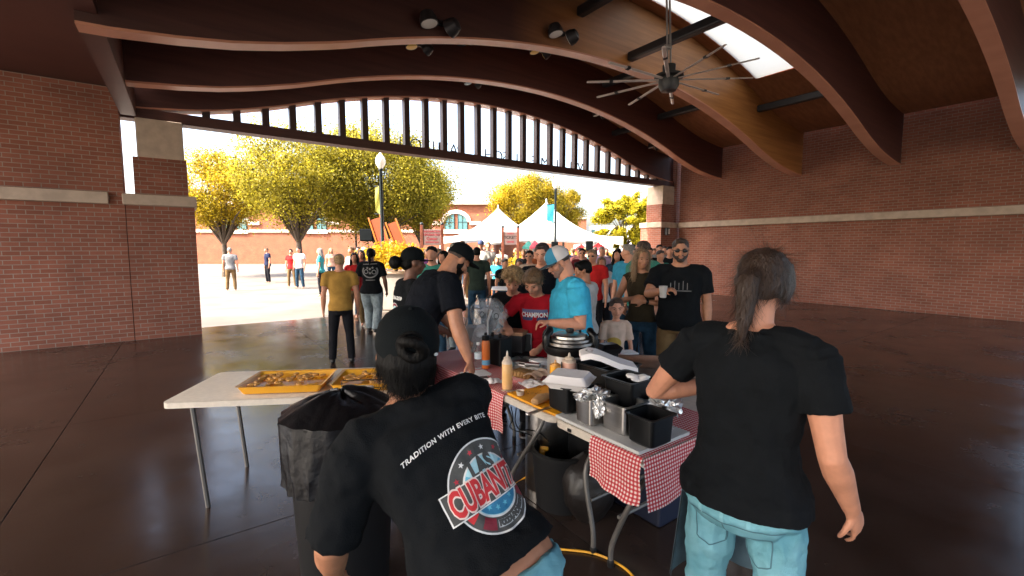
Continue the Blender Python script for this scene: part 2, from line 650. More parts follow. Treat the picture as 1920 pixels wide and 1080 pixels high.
    for nm, sd in (('L', -1), ('R', 1)):
        S, E_, Wr = J['sh' + nm], J['el' + nm], J['wr' + nm]
        tube(bm, [S, S.lerp(E_, .35), S.lerp(E_, .7), E_, E_.lerp(Wr, .28), E_.lerp(Wr, .65), Wr],
             [.034 * H * lb, .031 * H * lb, .026 * H * lb, .0235 * H * lb, .0255 * H * lb, .020 * H * lb, .0155 * H * min(lb, 1.1)], n=12, ball_ends=True)
        hand(bm, Wr, J['hd' + nm], J['pn' + nm], -sd if nm == 'L' else -sd, H * max(hs, 1.0) * (1 if H > 1.3 else 1.0), curl[0 if nm == 'L' else 1])
        hp, kn, an = J['hp' + nm], J['kn' + nm], J['an' + nm]
        tube(bm, [hp, hp.lerp(kn, .5), kn, kn.lerp(an, .35), an], [.046 * H * lb, .042 * H * lb, .030 * H * lb, .031 * H * lb, .019 * H * lb], n=10, ball_ends=True)
        tube(bm, [an, an + Vector((0, .04 * H, -.028 * H)), an + Vector((0, .09 * H, -.032 * H))], [.02 * H, .018 * H, .012 * H], n=8, ball_ends=True)
    hh = 0.132 * H * hs
    nb = spine(.835)
    np_ = lean * 0.6 if neckp is None else neckp
    RN = RZ(twist) @ RY(-side * .6) @ RX(-np_)
    RH = RZ(twist) @ RZ(head[0]) @ RX(-head[1]) @ RY(-head[2])
    chin = nb + RN @ Vector((0, 0.018 * H, 0.030 * H * (1 if hs < 1.1 else .8)))
    ho = chin + RH @ Vector((0, -0.02 * hh, 0))
    def hp_(p):
        return ho + RH @ (Vector(p) * hh)
    def hball(b, p, r, sub=2):
        ball(b, hp_(p), tuple(q * hh for q in r), RH, sub)
    J['head'] = hp_((0, 0, .5))
    info.update(J=J, RH=RH, ho=ho, hh=hh, RC=RC, spine=spine, lev=lev)
    nr = (.030 if female else .036) * H * (1 + (bulk - 1) * 0.7)
    tube(bm, [spine(.80), nb, hp_((0, -.10, .12)), hp_((0, -.10, .42))], [nr * 1.35, nr, nr * .95, nr], n=12, ball_ends=False)
    for nm in 'LR':
        tube(bm, [spine(.835), spine(.825).lerp(J['sh' + nm], .5), J['sh' + nm]], [.030 * H * lb, .030 * H * lb, .030 * H * lb], n=10, ball_ends=True)
    hball(bm, (0, -.05, .64), (.345, .43, .36))
    hball(bm, (0, .08, .42), (.275, .30, .40))
    hball(bm, (0, .20, .13), (.155, .16, .12))
    hball(bm, (0, .31, .58), (.23, .09, .06))
    for q in (-1, 1):
        hball(bm, (q * .17, .23, .40), (.12, .12, .12))
        hball(bm, (q * .345, -.03, .47), (.045, .10, .14), 1)
    tube(bm, [hp_((0, .34, .56)), hp_((0, .42, .44)), hp_((0, .45, .37))], [.045 * hh, .058 * hh, .075 * hh], n=8, ball_ends=True)
    hball(bm, (0, .36, .22), (.12, .05, .035))
    hball(bm, (0, .36, .27), (.12, .045, .025))
    body = solid('body', bm, skin, root, vox, 2)
    info['body'] = body
    # ---- face pieces
    if face:
        for q in (-1, 1):
            b = NB(); hball(b, (q * .135, .338, .497), (.046, .035, .017)); obj('eye', b, EYEW if face > 1 else EYE, root, True)
            if face > 1:
                b = NB(); hball(b, (q * .13, .352, .50), (.032, .035, .032), 1); obj('iris', b, EYE, root, True)
            b = NB()
            tube(b, [hp_((q * .05, .385, .565)), hp_((q * .14, .37, .60)), hp_((q * .23, .29, .575))], [.016 * hh, .022 * hh, .010 * hh], n=6)
            obj('eyebrow', b, hairmat or HAIR_B, root, True)
        b = NB()
        tube(b, [hp_((-.11, .355, .245)), hp_((0, .405, .25)), hp_((.11, .355, .245))], [.010 * hh, .030 * hh, .010 * hh], n=8)
        obj('mouth', b, LIP, root, True)
    if glasses:
        b = NB()
        for q in (-1, 1):
            hball(b, (q * .14, .37, .50), (.12, .035, .075))
            tube(b, [hp_((q * .25, .33, .52)), hp_((q * .37, -.02, .52))], .014 * hh, n=6)
        tube(b, [hp_((-.1, .41, .52)), hp_((.1, .41, .52))], .014 * hh, n=6)
        obj('sunglasses', b, mat('dark_lens', (.006, .006, .007), .15), root, True)
    # ---- shirt
    if shirt:
        bm = NB()
        g = 0.010
        torso(bm, g, hem, .835 - neckline, flare=0.012)
        for nm in 'LR':
            S, E_ , Wr = J['sh' + nm], J['el' + nm], J['wr' + nm]
            tube(bm, [spine(.815), spine(.815).lerp(J['sh' + nm], .55), S], [.032 * H * lb + g, .034 * H * lb + g, .034 * H * lb + g], n=12, ball_ends=True)
            if sleeve <= 1.0 and sleeve > 0:
                e = S.lerp(E_, sleeve)
                tube(bm, [S, S.lerp(E_, sleeve * .5), e], [.037 * H * lb + g, .036 * H * lb + g, (.034 * H * lb + g + .006)], n=14, cap=True)
            elif sleeve > 1.0:
                w = E_.lerp(Wr, sleeve - 1)
                tube(bm, [S, S.lerp(E_, .5), E_, w], [.037 * H * lb + g, .034 * H * lb + g, .029 * H * lb + g, .024 * H * lb + g], n=14)
        so = solid('shirt', bm, shirt, root, vox, 3, disp=fold, dscale=0.11, fine=fold * .45)
        info['shirt'] = so
    # ---- trousers
    if bottom:
        bm = NB()
        torso(bm, 0.006, .455, waist or (.545 if not shirt or tuck else .53))
        for nm in 'LR':
            hp, kn, an = J['hp' + nm], J['kn' + nm], J['an' + nm]
            if shorts:
                tube(bm, [hp + Vector((0, 0, .02 * H)), hp.lerp(kn, .5), kn], [.050 * H * lb + .006, .052 * H * lb + .006, .048 * H * lb + .006], n=12)
            else:
                tube(bm, [hp + Vector((0, 0, .02 * H)), hp.lerp(kn, .5), kn, kn.lerp(an, .4), an - Vector((0, 0, .01))],
                     [legw * q * H * lb + .004 for q in (.052, .048, .037, .036, .032)], n=12)
            if legs == 'sit':
                ball(bm, kn, .046 * H)
        info['trousers'] = solid('trousers', bm, bottom, root, vox, 3, disp=fold, dscale=0.09, fine=fold * .4)
    if shoes and vox < 0.03:
        for nm in 'LR':
            an = J['an' + nm]
            bm = NB()
            tube(bm, [an + Vector((0, -.02 * H, -.012 * H)), an + Vector((0, .035 * H, -.022 * H)), an + Vector((0, .085 * H, -.028 * H))], [.028 * H, .026 * H, .018 * H], n=10, ball_ends=True)
            solid('shoe', bm, shoes, root, max(vox, .012), 2)
    # ---- hair
    hm = hairmat or HAIR_B
    if hair and hair != 'bald':
        bm = NB()
        hball(bm, (0, -.09, .69), (.375, .44, .36))
        if hair == 'short':
            hball(bm, (0, -.22, .50), (.33, .30, .28))
            hball(bm, (0, .16, .92), (.27, .20, .11))
        elif hair == 'fringe':
            hball(bm, (0, -.20, .52), (.35, .32, .30))
            hball(bm, (-.05, .24, .82), (.29, .19, .17))
            for q in (-1, 1):
                hball(bm, (q * .31, .08, .66), (.08, .20, .20))
        elif hair == 'curly':
            rr = random.Random(5)
            for i in range(46):
                a = rr.uniform(0, 6.28); z = rr.uniform(-.1, 1)
                rad = math.sqrt(max(0, 1 - z * z))
                p = Vector((rad * math.cos(a) * .42, rad * math.sin(a) * .46 - .06, z * .42 + .70))
                if p.y > .22 and p.z < .72:
                    continue
                hball(bm, p, (.13, .13, .13), 1)
        elif hair in ('long', 'tail'):
            hball(bm, (0, -.22, .48), (.36, .30, .34))
            for q in (-1, 1):
                hball(bm, (q * .30, .02, .55), (.10, .26, .33))
            if hair == 'long':
                tube(bm, [hp_((0, -.20, .6)), hp_((0, -.36, .1)), hp_((.02, -.42, -.5)), hp_((.04, -.40, -1.1)), hp_((.05, -.38, -1.35))],
                     [.40 * hh, .40 * hh, .38 * hh, .28 * hh, .08 * hh], n=14, flat=.55, flat_axis=RH @ Vector((0, 1, 0)))
                for q in (-1, 1):
                    tube(bm, [hp_((q * .28, -.02, .6)), hp_((q * .34, -.06, .1)), hp_((q * .36, .02, -.45)), hp_((q * .34, .06, -.95))], [.14 * hh, .15 * hh, .14 * hh, .05 * hh], n=8)
            else:
                tube(bm, [hp_((0, -.45, .6)), hp_((0, -.62, .4)), hp_((0, -.55, -.1)), hp_((0, -.5, -.5))], [.10 * hh, .15 * hh, .13 * hh, .04 * hh], n=8)
        elif hair == 'nape':
            hball(bm, (0, -.24, .45), (.34, .30, .36))
            hball(bm, (0, -.22, .22), (.27, .20, .20))
            for q in (-1, 1):
                hball(bm, (q * .32, -.05, .48), (.06, .16, .22))
        elif hair == 'bun':
            hball(bm, (0, -.24, .48), (.34, .28, .32))
            hball(bm, (0, -.72, .50), (.29, .25, .28))
        elif hair == 'crew':
            pass
        fr = .016 if hair in ('curly', 'long') else .005
        info['hair'] = solid('hair', bm, hm, root, max(.007, vox * .8), 2 if hair != 'curly' else 1, disp=fr, dscale=.025)
    if beard:
        bm = NB()
        hball(bm, (0, .10, .22), (.275, .29, .17))
        hball(bm, (0, .22, .10), (.18, .18, .13))
        hball(bm, (0, .355, .305), (.13, .065, .03))
        for q in (-1, 1):
            hball(bm, (q * .26, .02, .36), (.06, .14, .20))
        solid('beard', bm, beard, root, max(.007, vox * .7), 1, disp=.004, dscale=.015)
    if cap:
        cm, tilt, back = cap[0], cap[1], (len(cap) > 2 and cap[2] == 'back')
        Rt = RH @ RX(-tilt)
        if back:
            Rt = Rt @ RZ(180)
        def cp(p):
            return hp_((0, -.04, .66)) + Rt @ (Vector(p) * hh)
        def dome(b, a0=0, a1=360, k=1.0):
            rings = []
            nseg = 24
            for z in (-.04, .10, .22, .32, .40, .45, .475):
                f = math.sqrt(max(0, 1 - (max(z, 0) / .48) ** 2.6))
                rings.append([cp(((.40 * k) * f * math.cos(t), (.475 * k) * f * math.sin(t), z * k)) for t in (math.radians(a0 + (a1 - a0) * i / (nseg if a1 - a0 < 360 else nseg)) for i in range(nseg + (1 if a1 - a0 < 360 else 0)))])
            loft(b, rings, cap=(a1 - a0 >= 360), closed=(a1 - a0 >= 360))
        b = NB(); dome(b)
        c = obj('cap', b, cm, root, 60)
        b = NB()
        top, bot = [], []
        n1, n2 = 12, 4
        g = []
        for lay in (0, 1):
            rows = []
            for j in range(n2 + 1):
                row = []
                for i in range(n1 + 1):
                    a = math.radians(90 + (i / n1 - .5) * 130)
                    q = j / n2
                    rx, ry = .40, .475
                    ext = .36 * q * math.cos((i / n1 - .5) * math.pi * .92)
                    p = Vector((rx * math.cos(a), ry * math.sin(a) + ext, -.02 + .06 * math.cos((i / n1 - .5) * 2.6) * q - .05 * q - lay * .035))
                    row.append(b.verts.new(cp(p)))
                rows.append(row)
            g.append(rows)
        for lay in (0, 1):
            for j in range(n2):
                for i in range(n1):
                    r = g[lay]
                    b.faces.new((r[j][i], r[j][i + 1], r[j + 1][i + 1], r[j + 1][i]))
        for i in range(n1):
            b.faces.new((g[0][n2][i], g[0][n2][i + 1], g[1][n2][i + 1], g[1][n2][i]))
            b.faces.new((g[0][0][i], g[0][0][i + 1], g[1][0][i + 1], g[1][0][i]))
        for j in range(n2):
            for i in (0, n1):
                b.faces.new((g[0][j][i], g[0][j + 1][i], g[1][j + 1][i], g[1][j][i]))
        obj('visor', b, cap[3] if len(cap) > 3 and cap[3] else cm, c, 50)
        b = NB(); ball(b, cp((0, 0, .475)), .035 * hh, sub=1); obj('button', b, cm, c, True)
        info['cap'] = c
        info['capdome'] = dome
        info['cp'] = cp
    return info

def strands(info, n, ln, m, seed, wdt=.0007, curl=0.0, lift=.10, zmax=9, zmin=-9):
    """loose strands lying on the hair"""
    me = info['hair'].data
    rs = np.random.RandomState(seed)
    nf = len(me.polygons)
    cen = np.empty(nf * 3); me.polygons.foreach_get('center', cen); cen = cen.reshape(-1, 3)
    nor = np.empty(nf * 3); me.polygons.foreach_get('normal', nor); nor = nor.reshape(-1, 3)
    R = np.array(info['RH'])
    hz = ((cen - np.array(info['ho'])) @ R)[:, 2] / info['hh']
    ok = np.nonzero((hz < zmax) & (hz > zmin))[0]
    ids = ok[rs.randint(0, len(ok), n)]
    down = R @ np.array([0, -.35, -1.0])
    vs, fs = [], []
    for i in ids:
        p = cen[i] + rs.normal(size=3) * .002
        nn_ = nor[i]
        d = down - nn_ * (down @ nn_) + rs.normal(size=3) * .28
        d /= np.linalg.norm(d) + 1e-6
        w = np.cross(d, nn_); w /= np.linalg.norm(w) + 1e-6
        L_ = ln * rs.uniform(.4, 1.3)
        lf = lift * abs(rs.normal()) * L_
        k0 = len(vs)
        ph = rs.uniform(0, 6)
        for k in range(5):
            t = k / 4
            q = p + d * L_ * t + nn_ * (.0015 + lf * t * t - .25 * L_ * t * t * (1 if lf < .1 * L_ else .2) * .2) + w * curl * math.sin(ph + t * 7)
            ww = wdt * (1 - .7 * t)
            vs.append(q - w * ww); vs.append(q + w * ww)
        for k in range(4):
            a = k0 + 2 * k
            fs.append((a, a + 1, a + 3, a + 2))
    me2 = bpy.data.meshes.new('hair_strands')
    me2.from_pydata([tuple(v) for v in vs], [], fs)
    me2.materials.append(m)
    o = bpy.data.objects.new('hair_strands', me2)
    COL.objects.link(o)
    o.parent = info['hair']
    o['kind'] = 'stuff'
def to_bvh(o):
    me = o.data
    return BVHTree.FromPolygons([v.co.copy() for v in me.vertices], [tuple(p.vertices) for p in me.polygons])
def press(name, bm, m, parent, bvh, c, U, V, off=0.002, maxlen=0.02, N=None):
    """lays a flat print (u,v in bm's xy) on the cloth below it"""
    N = N or U.cross(V).normalized()
    bmesh.ops.triangulate(bm, faces=bm.faces[:])
    for _ in range(6):
        es = [e for e in bm.edges if e.calc_length() > maxlen]
        if not es:
            break
        bmesh.ops.subdivide_edges(bm, edges=es, cuts=1)
        bmesh.ops.triangulate(bm, faces=[f for f in bm.faces if len(f.verts) > 3])
    dead = []
    for v in bm.verts:
        p = c + U * v.co.x + V * v.co.y
        h = bvh.ray_cast(p + N * .35, -N, .8)
        if h[0] is None:
            dead.append(v)
        else:
            v.co = h[0] + N * off
    bmesh.ops.delete(bm, geom=dead, context='VERTS')
    return obj(name, bm, m, parent, flip=False)
def poly(bm, pts):
    bm.faces.new([bm.verts.new((p[0], p[1], 0)) for p in pts])
def disc2(bm, r0, r1, a0=0, a1=360, n=48, c=(0, 0), sx=1.0):
    for i in range(n):
        t0 = math.radians(a0 + (a1 - a0) * i / n); t1 = math.radians(a0 + (a1 - a0) * (i + 1) / n)
        q = lambda r, t: (c[0] + r * sx * math.cos(t), c[1] + r * math.sin(t))
        if r0 <= 0:
            poly(bm, [c, q(r1, t0), q(r1, t1)])
        else:
            poly(bm, [q(r0, t0), q(r1, t0), q(r1, t1), q(r0, t1)])
def star2(bm, c, r, rot=0, n=5):
    pts = []
    for i in range(2 * n):
        a = math.radians(90 + rot + i * 180 / n)
        rr = r if i % 2 == 0 else r * .42
        pts.append((c[0] + rr * math.cos(a), c[1] + rr * math.sin(a)))
    for i in range(0, 2 * n, 2):
        poly(bm, [c, pts[i - 1], pts[i], pts[i + 1]])
# ---------------------------------------------------------------- ground
CONC = mat('plaza_concrete', (0.135, 0.115, 0.097), 0.85, noise=0.2, nscale=0.8, bump=0.1, bscale=30)
FLOOR = mat('polished_brown_floor', (0.026, 0.016, 0.012), 0.26, color2=(0.042, 0.027, 0.021), nscale=1.6, bump=0.03, bscale=9, spec=0.4)
_n, _l = FLOOR.node_tree.nodes, FLOOR.node_tree.links
_g = _n.new('ShaderNodeNewGeometry'); _z = _n.new('ShaderNodeTexNoise'); _z.inputs['Scale'].default_value = .9; _z.inputs['Detail'].default_value = 9; _z.inputs['Roughness'].default_value = .7
_l.new(_g.outputs['Position'], _z.inputs['Vector'])
_m = _n.new('ShaderNodeMapRange'); _m.inputs[1].default_value = .3; _m.inputs[2].default_value = .7; _m.inputs[3].default_value = .10; _m.inputs[4].default_value = .34
_l.new(_z.outputs[0], _m.inputs[0]); _l.new(_m.outputs[0], _n['Principled BSDF'].inputs['Roughness'])
GRASS = mat('lawn', (0.06, 0.09, 0.02), 0.9, noise=0.3, nscale=3)
bm = NB(); quad(bm, (-400, -300, -.02), (400, -300, -.02), (400, 700, -.02), (-400, 700, -.02)); obj('ground', bm, GRASS, kind='structure')
bm = NB(); quad(bm, (-60, -40, -.008), (60, -40, -.008), (60, 49, -.008), (-60, 49, -.008)); obj('plaza', bm, CONC, kind='structure')
D1 = 16.6
SL, SR = -10.2, 12.4
bm = NB(); quad(bm, W(SL, D1, -.0045), W(SR, D1, -.0045), W(SR, -.7, -.0045), W(SL, -.7, -.0045)); pf = obj('pavilion_floor', bm, mat('joint_filler', (.012, .009, .008), .8), kind='structure')
_sl = None
for i in range(8):
    for j in range(6):
        if _sl is None:
            bm = NB(); box(bm, (0, 0, -.0015), (2.818, 2.876, .003), bev=.001)
            _sl = obj('floor_slab', bm, FLOOR, pf); o = _sl
        else:
            o = _sl.copy(); COL.objects.link(o)
        o.location = W(SL + 1.4125 + i * 2.825, -.7 + 1.4415 + j * 2.883)
        o.rotation_euler.z = FROT

# ---------------------------------------------------------------- pavilion
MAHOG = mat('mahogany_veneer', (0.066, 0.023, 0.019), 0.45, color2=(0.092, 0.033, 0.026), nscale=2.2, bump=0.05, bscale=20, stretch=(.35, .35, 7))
SKYLIT = mat('mahogany_skylit_ramp', (0.048, 0.017, 0.014), 0.45, color2=(0.070, 0.026, 0.02), nscale=2.2, bump=0.05, bscale=20, stretch=(.35, .35, 7))
SOFF = mat('lit_soffit_veneer', (0.50, 0.215, 0.135), 0.4, color2=(0.57, 0.26, 0.165), nscale=3, stretch=(.5, .5, 3))  # paler than the beams: bounce light on their undersides put into the colour
CEILW = mat('ceiling_veneer', (0.30, 0.115, 0.048), 0.5, color2=(0.40, 0.165, 0.07), nscale=2.2, stretch=(.35, 5, 5))
STEEL = mat('dark_bronze_steel', (0.022, 0.021, 0.023), 0.45)
MULL = mat('dark_mullion', (0.060, 0.030, 0.026), 0.5, noise=.1)
# the third beam's mahogany brightens to orange, skylight glow put into its colour
_n, _l = SKYLIT.node_tree.nodes, SKYLIT.node_tree.links
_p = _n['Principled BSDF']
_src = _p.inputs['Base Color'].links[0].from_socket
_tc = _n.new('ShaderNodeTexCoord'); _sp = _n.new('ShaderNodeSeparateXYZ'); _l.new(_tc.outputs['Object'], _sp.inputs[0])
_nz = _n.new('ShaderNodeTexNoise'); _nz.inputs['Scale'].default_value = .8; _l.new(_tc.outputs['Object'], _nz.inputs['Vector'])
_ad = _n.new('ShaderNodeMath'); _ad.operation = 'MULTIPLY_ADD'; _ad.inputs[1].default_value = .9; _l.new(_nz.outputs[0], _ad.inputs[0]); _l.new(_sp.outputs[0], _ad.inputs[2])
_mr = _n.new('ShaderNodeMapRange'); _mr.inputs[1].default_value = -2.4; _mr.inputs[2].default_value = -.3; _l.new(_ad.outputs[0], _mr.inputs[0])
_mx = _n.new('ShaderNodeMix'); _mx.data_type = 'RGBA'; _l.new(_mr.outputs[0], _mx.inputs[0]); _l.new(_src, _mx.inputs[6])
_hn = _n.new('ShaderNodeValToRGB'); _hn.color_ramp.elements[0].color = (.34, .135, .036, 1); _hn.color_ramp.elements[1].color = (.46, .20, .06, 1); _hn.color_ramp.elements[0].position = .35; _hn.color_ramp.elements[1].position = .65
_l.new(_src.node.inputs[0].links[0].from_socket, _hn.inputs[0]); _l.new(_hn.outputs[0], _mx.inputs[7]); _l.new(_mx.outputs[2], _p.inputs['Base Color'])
BRICK = brick_mat('red_brick', (0.34, 0.115, 0.07), (0.26, 0.085, 0.05), (0.33, 0.25, 0.2))
STONE = mat('limestone', (0.52, 0.40, 0.31), 0.8, noise=.12, nscale=5, bump=.1)
pav = thing('pavilion', 'open wooden pavilion with curved beams, slatted lunette and brick piers over the food stalls', 'pavilion', W(3.88, 0, 0), FROT)
PINV = (Matrix.Translation(W(3.88, 0, 0)) @ Matrix.Rotation(FROT, 4, 'Z')).inverted()
def L(s, d, z): return Vector((s - 3.88, -d, z))          # pavilion local: x along, y outwards
AR = [(0, 5.667), (5.6, 4.714), (6.26, 4.535), (6.78, 4.415), (7.33, 4.33), (8.0, 4.26), (8.6, 4.25)]
def arc(s):
    a = abs(s - 3.88)
    if a <= 5.6:
        return math.sqrt(16.934 ** 2 - a * a) - 11.268
    for (x0, z0), (x1, z1) in zip(AR[1:-1], AR[2:]):
        if a <= x1:
            return z0 + (z1 - z0) * (a - x0) / (x1 - x0)
    return 4.25
BEAMS = [(0.0, 0.0, .30), (2.0, -.11, .22), (4.6, -.32, .22), (7.0, -.34, .22), (9.4, -.36, .22), (11.8, -.38, .22), (14.2, -.4, .22), (16.4, -.4, .22)]
SS = [3.88 + q * 8.2 / 30 for q in range(-30, 31)]
DEPTH = 0.97
for i, (d, dz, th) in enumerate(BEAMS):
    bm = NB()
    ring = []
    for s in SS:
        z = arc(s) + dz
        zt = arc(s) + DEPTH - (.02 if i else .02) + .06
        ring.append([L(s, d, z + .03), L(s, d + 0, zt), L(s, d - th, zt), L(s, d - th, z + .03)])
    loft(bm, ring)
    bo = obj('arched_beam', bm, SKYLIT if i == 2 else MAHOG, pav)
    bm = NB()
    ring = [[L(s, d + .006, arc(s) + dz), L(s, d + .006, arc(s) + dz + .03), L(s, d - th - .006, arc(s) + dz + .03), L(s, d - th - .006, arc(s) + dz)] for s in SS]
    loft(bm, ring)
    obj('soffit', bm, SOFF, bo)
# ceiling vault with a long skylight
SKS, SKE, SKD0, SKD1 = 4.0, 8.6, 4.86, 6.3
bm = NB()
ds = [-.9, 0, 2, 4.6, SKD0, SKD1, 7.0, 9.4, 11.8, 14.2, D1 + .3]
for lay in (0, .25):
    for i in range(len(SS) - 1):
        for j in range(len(ds) - 1):
            s0, s1, d0, d1 = SS[i], SS[i + 1], ds[j], ds[j + 1]
            if SKS <= (s0 + s1) / 2 <= SKE and d0 == SKD0:
                continue
            quad(bm, L(s0, d0, arc(s0) + DEPTH + lay), L(s1, d0, arc(s1) + DEPTH + lay), L(s1, d1, arc(s1) + DEPTH + lay), L(s0, d1, arc(s0) + DEPTH + lay))
obj('vaulted_ceiling', bm, CEILW, pav)
hole = [s for i, s in enumerate(SS) if SKS <= s + .137 <= SKE + .28 and SKS <= s - .137 + .28]
in_ = [i for i in range(len(SS) - 1) if SKS <= (SS[i] + SS[i + 1]) / 2 <= SKE]
bm = NB()
for i in in_:
    s0, s1 = SS[i], SS[i + 1]
    quad(bm, L(s0, SKD0, arc(s0) + DEPTH + .02), L(s1, SKD0, arc(s1) + DEPTH + .02), L(s1, SKD1, arc(s1) + DEPTH + .02), L(s0, SKD1, arc(s0) + DEPTH + .02))
obj('skylight_pane', bm, mat('opal_skylight', (0.40, 0.42, 0.42), 0.5, transl=0.35), pav)
# lintel and slatted lunette
bm = NB(); box(bm, L(3.88, -.15, 4.17), (16.6, .30, .20)); obj('lintel', bm, MAHOG, pav)
MM = None
for t in range(-7, 23):
    s = .10 + t * .5285
    zt = arc(s)
    if zt - 4.27 < .05:
        continue
    bm = NB(); box(bm, (0, 0, 0), (.135, .16, 1), bev=0)
    if MM is None:
        o = obj('mullion', bm, MULL, pav)
        MM = o
    else:
        bm.free()
        o = MM.copy(); COL.objects.link(o)
    o.location = L(s, -.15, (zt + .02 + 4.27) / 2)
    o.scale = (1, 1, zt + .02 - 4.27)
# raised letters on the outer face, seen from behind
LET = [('N', 759), ('O', 780), ('I', 795.5), ('L', 810), ('L', 820.5), ('I', 826), ('V', 833), ('A', 851), ('P', 864), ('L', 889), ('H', 916.5), ('C', 936), ('S', 947.5), ('U', 975.5), ('E', 1001.5), ('M', 1022), ('I', 1046), ('L', 1069), ('L', 1074), ('I', 1081), ('V', 1089)]
LETM = mat('letter_metal', (0.02, 0.02, 0.022), 0.5)
for ch, px in LET:
    s, z = sd_at(px, 268 + (px - 755) * .122, -.42)
    bm = text_bm(ch, .44, bold=-.009)
    r = bmesh.ops.extrude_face_region(bm, geom=bm.faces[:])
    bmesh.ops.translate(bm, vec=(0, 0, .04), verts=[v for v in r['geom'] if isinstance(v, bmesh.types.BMVert)])
    bmesh.ops.transform(bm, matrix=Matrix.Rotation(math.pi, 4, 'Z') @ Matrix.Rotation(math.pi / 2, 4, 'X'), verts=bm.verts)
    obj('letter', bm, LETM, pav, loc=L(s, -.42, 4.27 + .14))
bm = NB()
box(bm, L(4.0, -.42, 4.255), (12, .05, .03)); obj('letter_rail', bm, LETM, pav)
# piers
for sgn in (1, -1):
    sc = lambda q: 3.88 + sgn * q
    b = NB()
    boxuv(b, L(sc(7.75), -.25, 1.24), (1.02, .95, 2.48)); p = obj('brick_pier', b, BRICK, pav)
    b = NB(); box(b, L(sc(7.75), -.25, 2.58), (1.10, 1.03, .20), bev=.02); obj('stone_band', b, STONE, p)
    b = NB(); boxuv(b, L(sc(7.72), -.18, 3.02), (.80, .70, .68)); obj('pier_shaft', b, BRICK, p)
    b = NB(); box(b, L(sc(7.70), -.18, 3.71), (.70, .74, .70), bev=.015); obj('stone_capital', b, STONE, p)
b = NB(); boxuv(b, L(12.95, -.12, 2.6), (1.56, .5, 5.2)); obj('brick_wall', b, BRICK, pav)
# left side aisle added to block the sun, with a brick front; back walls
b = NB(); boxuv(b, L(-7.22, .05, 2.255), (5.66, .35, 4.51)); obj('brick_wall', b, BRICK, pav)
b = NB(); box(b, L(-7.35, .26, 2.58), (5.5, .10, .20), bev=.01); obj('stone_band', b, STONE, pav)
b = NB(); boxuv(b, (0, 0, 2.65), (9.6, .3, 5.3)); o = obj('brick_wall', b, BRICK, pav); o.location = L(SR - .1, 5.1, 0); o.rotation_euler.z = math.pi / 2
b = NB(); box(b, (0, 0, 2.58), (9.6, .08, .20), bev=.01); o = obj('stone_band', b, STONE, pav); o.location = L(SR - .32, 5.1, 0); o.rotation_euler.z = math.pi / 2
b = NB(); box(b, L((SL - 4.3) / 2, D1 / 2 - .45, 4.62), (5.9, D1 + .9, .20)); obj('sun_block_roof', b, MAHOG, pav)  # flat roof added to keep direct sun off the foreground
b = NB(); box(b, L(-4.25, D1 / 2 + .1, 4.66), (.22, D1 - .2, 1.18)); obj('eave_beam', b, MAHOG, pav)
for d in (15.9,):
    b = NB(); boxuv(b, L(-4.25, d, 2.03), (.55, .55, 4.06)); o = obj('brick_pier', b, BRICK, pav)
# purlins between the beams
PUR = []
for px, py, d0, d1 in ((1180, 108, 4.6, 6.78), (1086, 24, 4.6, 6.78), (1000, -40, 4.6, 6.78)):
    s, z = sd_at(px, py, d0)
    b = NB(); box(b, L(s, (d0 + d1) / 2 + .01, z), (.17, d1 - d0, .17), bev=.03)
    obj('purlin', b, STEEL, pav)
    PUR.append((s, z))
for s, d0, d1 in ((9.2, 4.6, 6.78), (6.0, 2.0, 4.38), (8.4, 2.0, 4.38), (1.5, 2.0, 4.38), (8.6, .0, 1.78)):
    b = NB(); box(b, L(s, (d0 + d1) / 2 + .01, arc(s) + .62), (.17, d1 - d0 - .02, .17), bev=.03)
    obj('purlin', b, STEEL, pav)

# twin floodlights on the beams
LENSW = mat('frosted_lens', (0.70, 0.68, 0.64), 0.35)
LENSY = mat('amber_lens', (0.75, 0.50, 0.12), 0.35)
LENSB = mat('pale_lens', (0.45, 0.60, 0.66), 0.3)
def flood(s, z, d, lens, size, label, dirn=1, one=False):
    t = thing('floodlight', label, 'light', W(s, d, z), FROT, 'floodlights along the curved beams')
    b = NB(); box(b, (0, -.03, .10), (.34 * size, .06, .07), bev=.01); obj('bracket', b, STEEL, t)
    for k, x in enumerate((-.16, .20)):
        rot = (RX(-10) @ RY(-8)) if k == 0 else (RX(66) @ RY(25))
        b = NB()
        lathe(b, [(.05, .16), (.10, .14), (.135, .05), (.14, -.03), (.125, -.03)], 20)
        bmesh.ops.scale(b, vec=(size,) * 3, verts=b.verts)
        bmesh.ops.transform(b, matrix=Matrix.Translation((x * size, -.16 * dirn * size if dirn > 0 else -.16 * size, 0)) @ rot.to_4x4(), verts=b.verts)
        c = obj('lamp_can', b, STEEL, t, 40)
        b = NB()
        lathe(b, [(.125, -.031), (.10, -.045), (.05, -.052), (.004, -.053)], 20)
        bmesh.ops.scale(b, vec=(size,) * 3, verts=b.verts)
        bmesh.ops.transform(b, matrix=Matrix.Translation((x * size, -.16 * size, 0)) @ rot.to_4x4(), verts=b.verts)
        obj('lens', b, lens, c, 40)
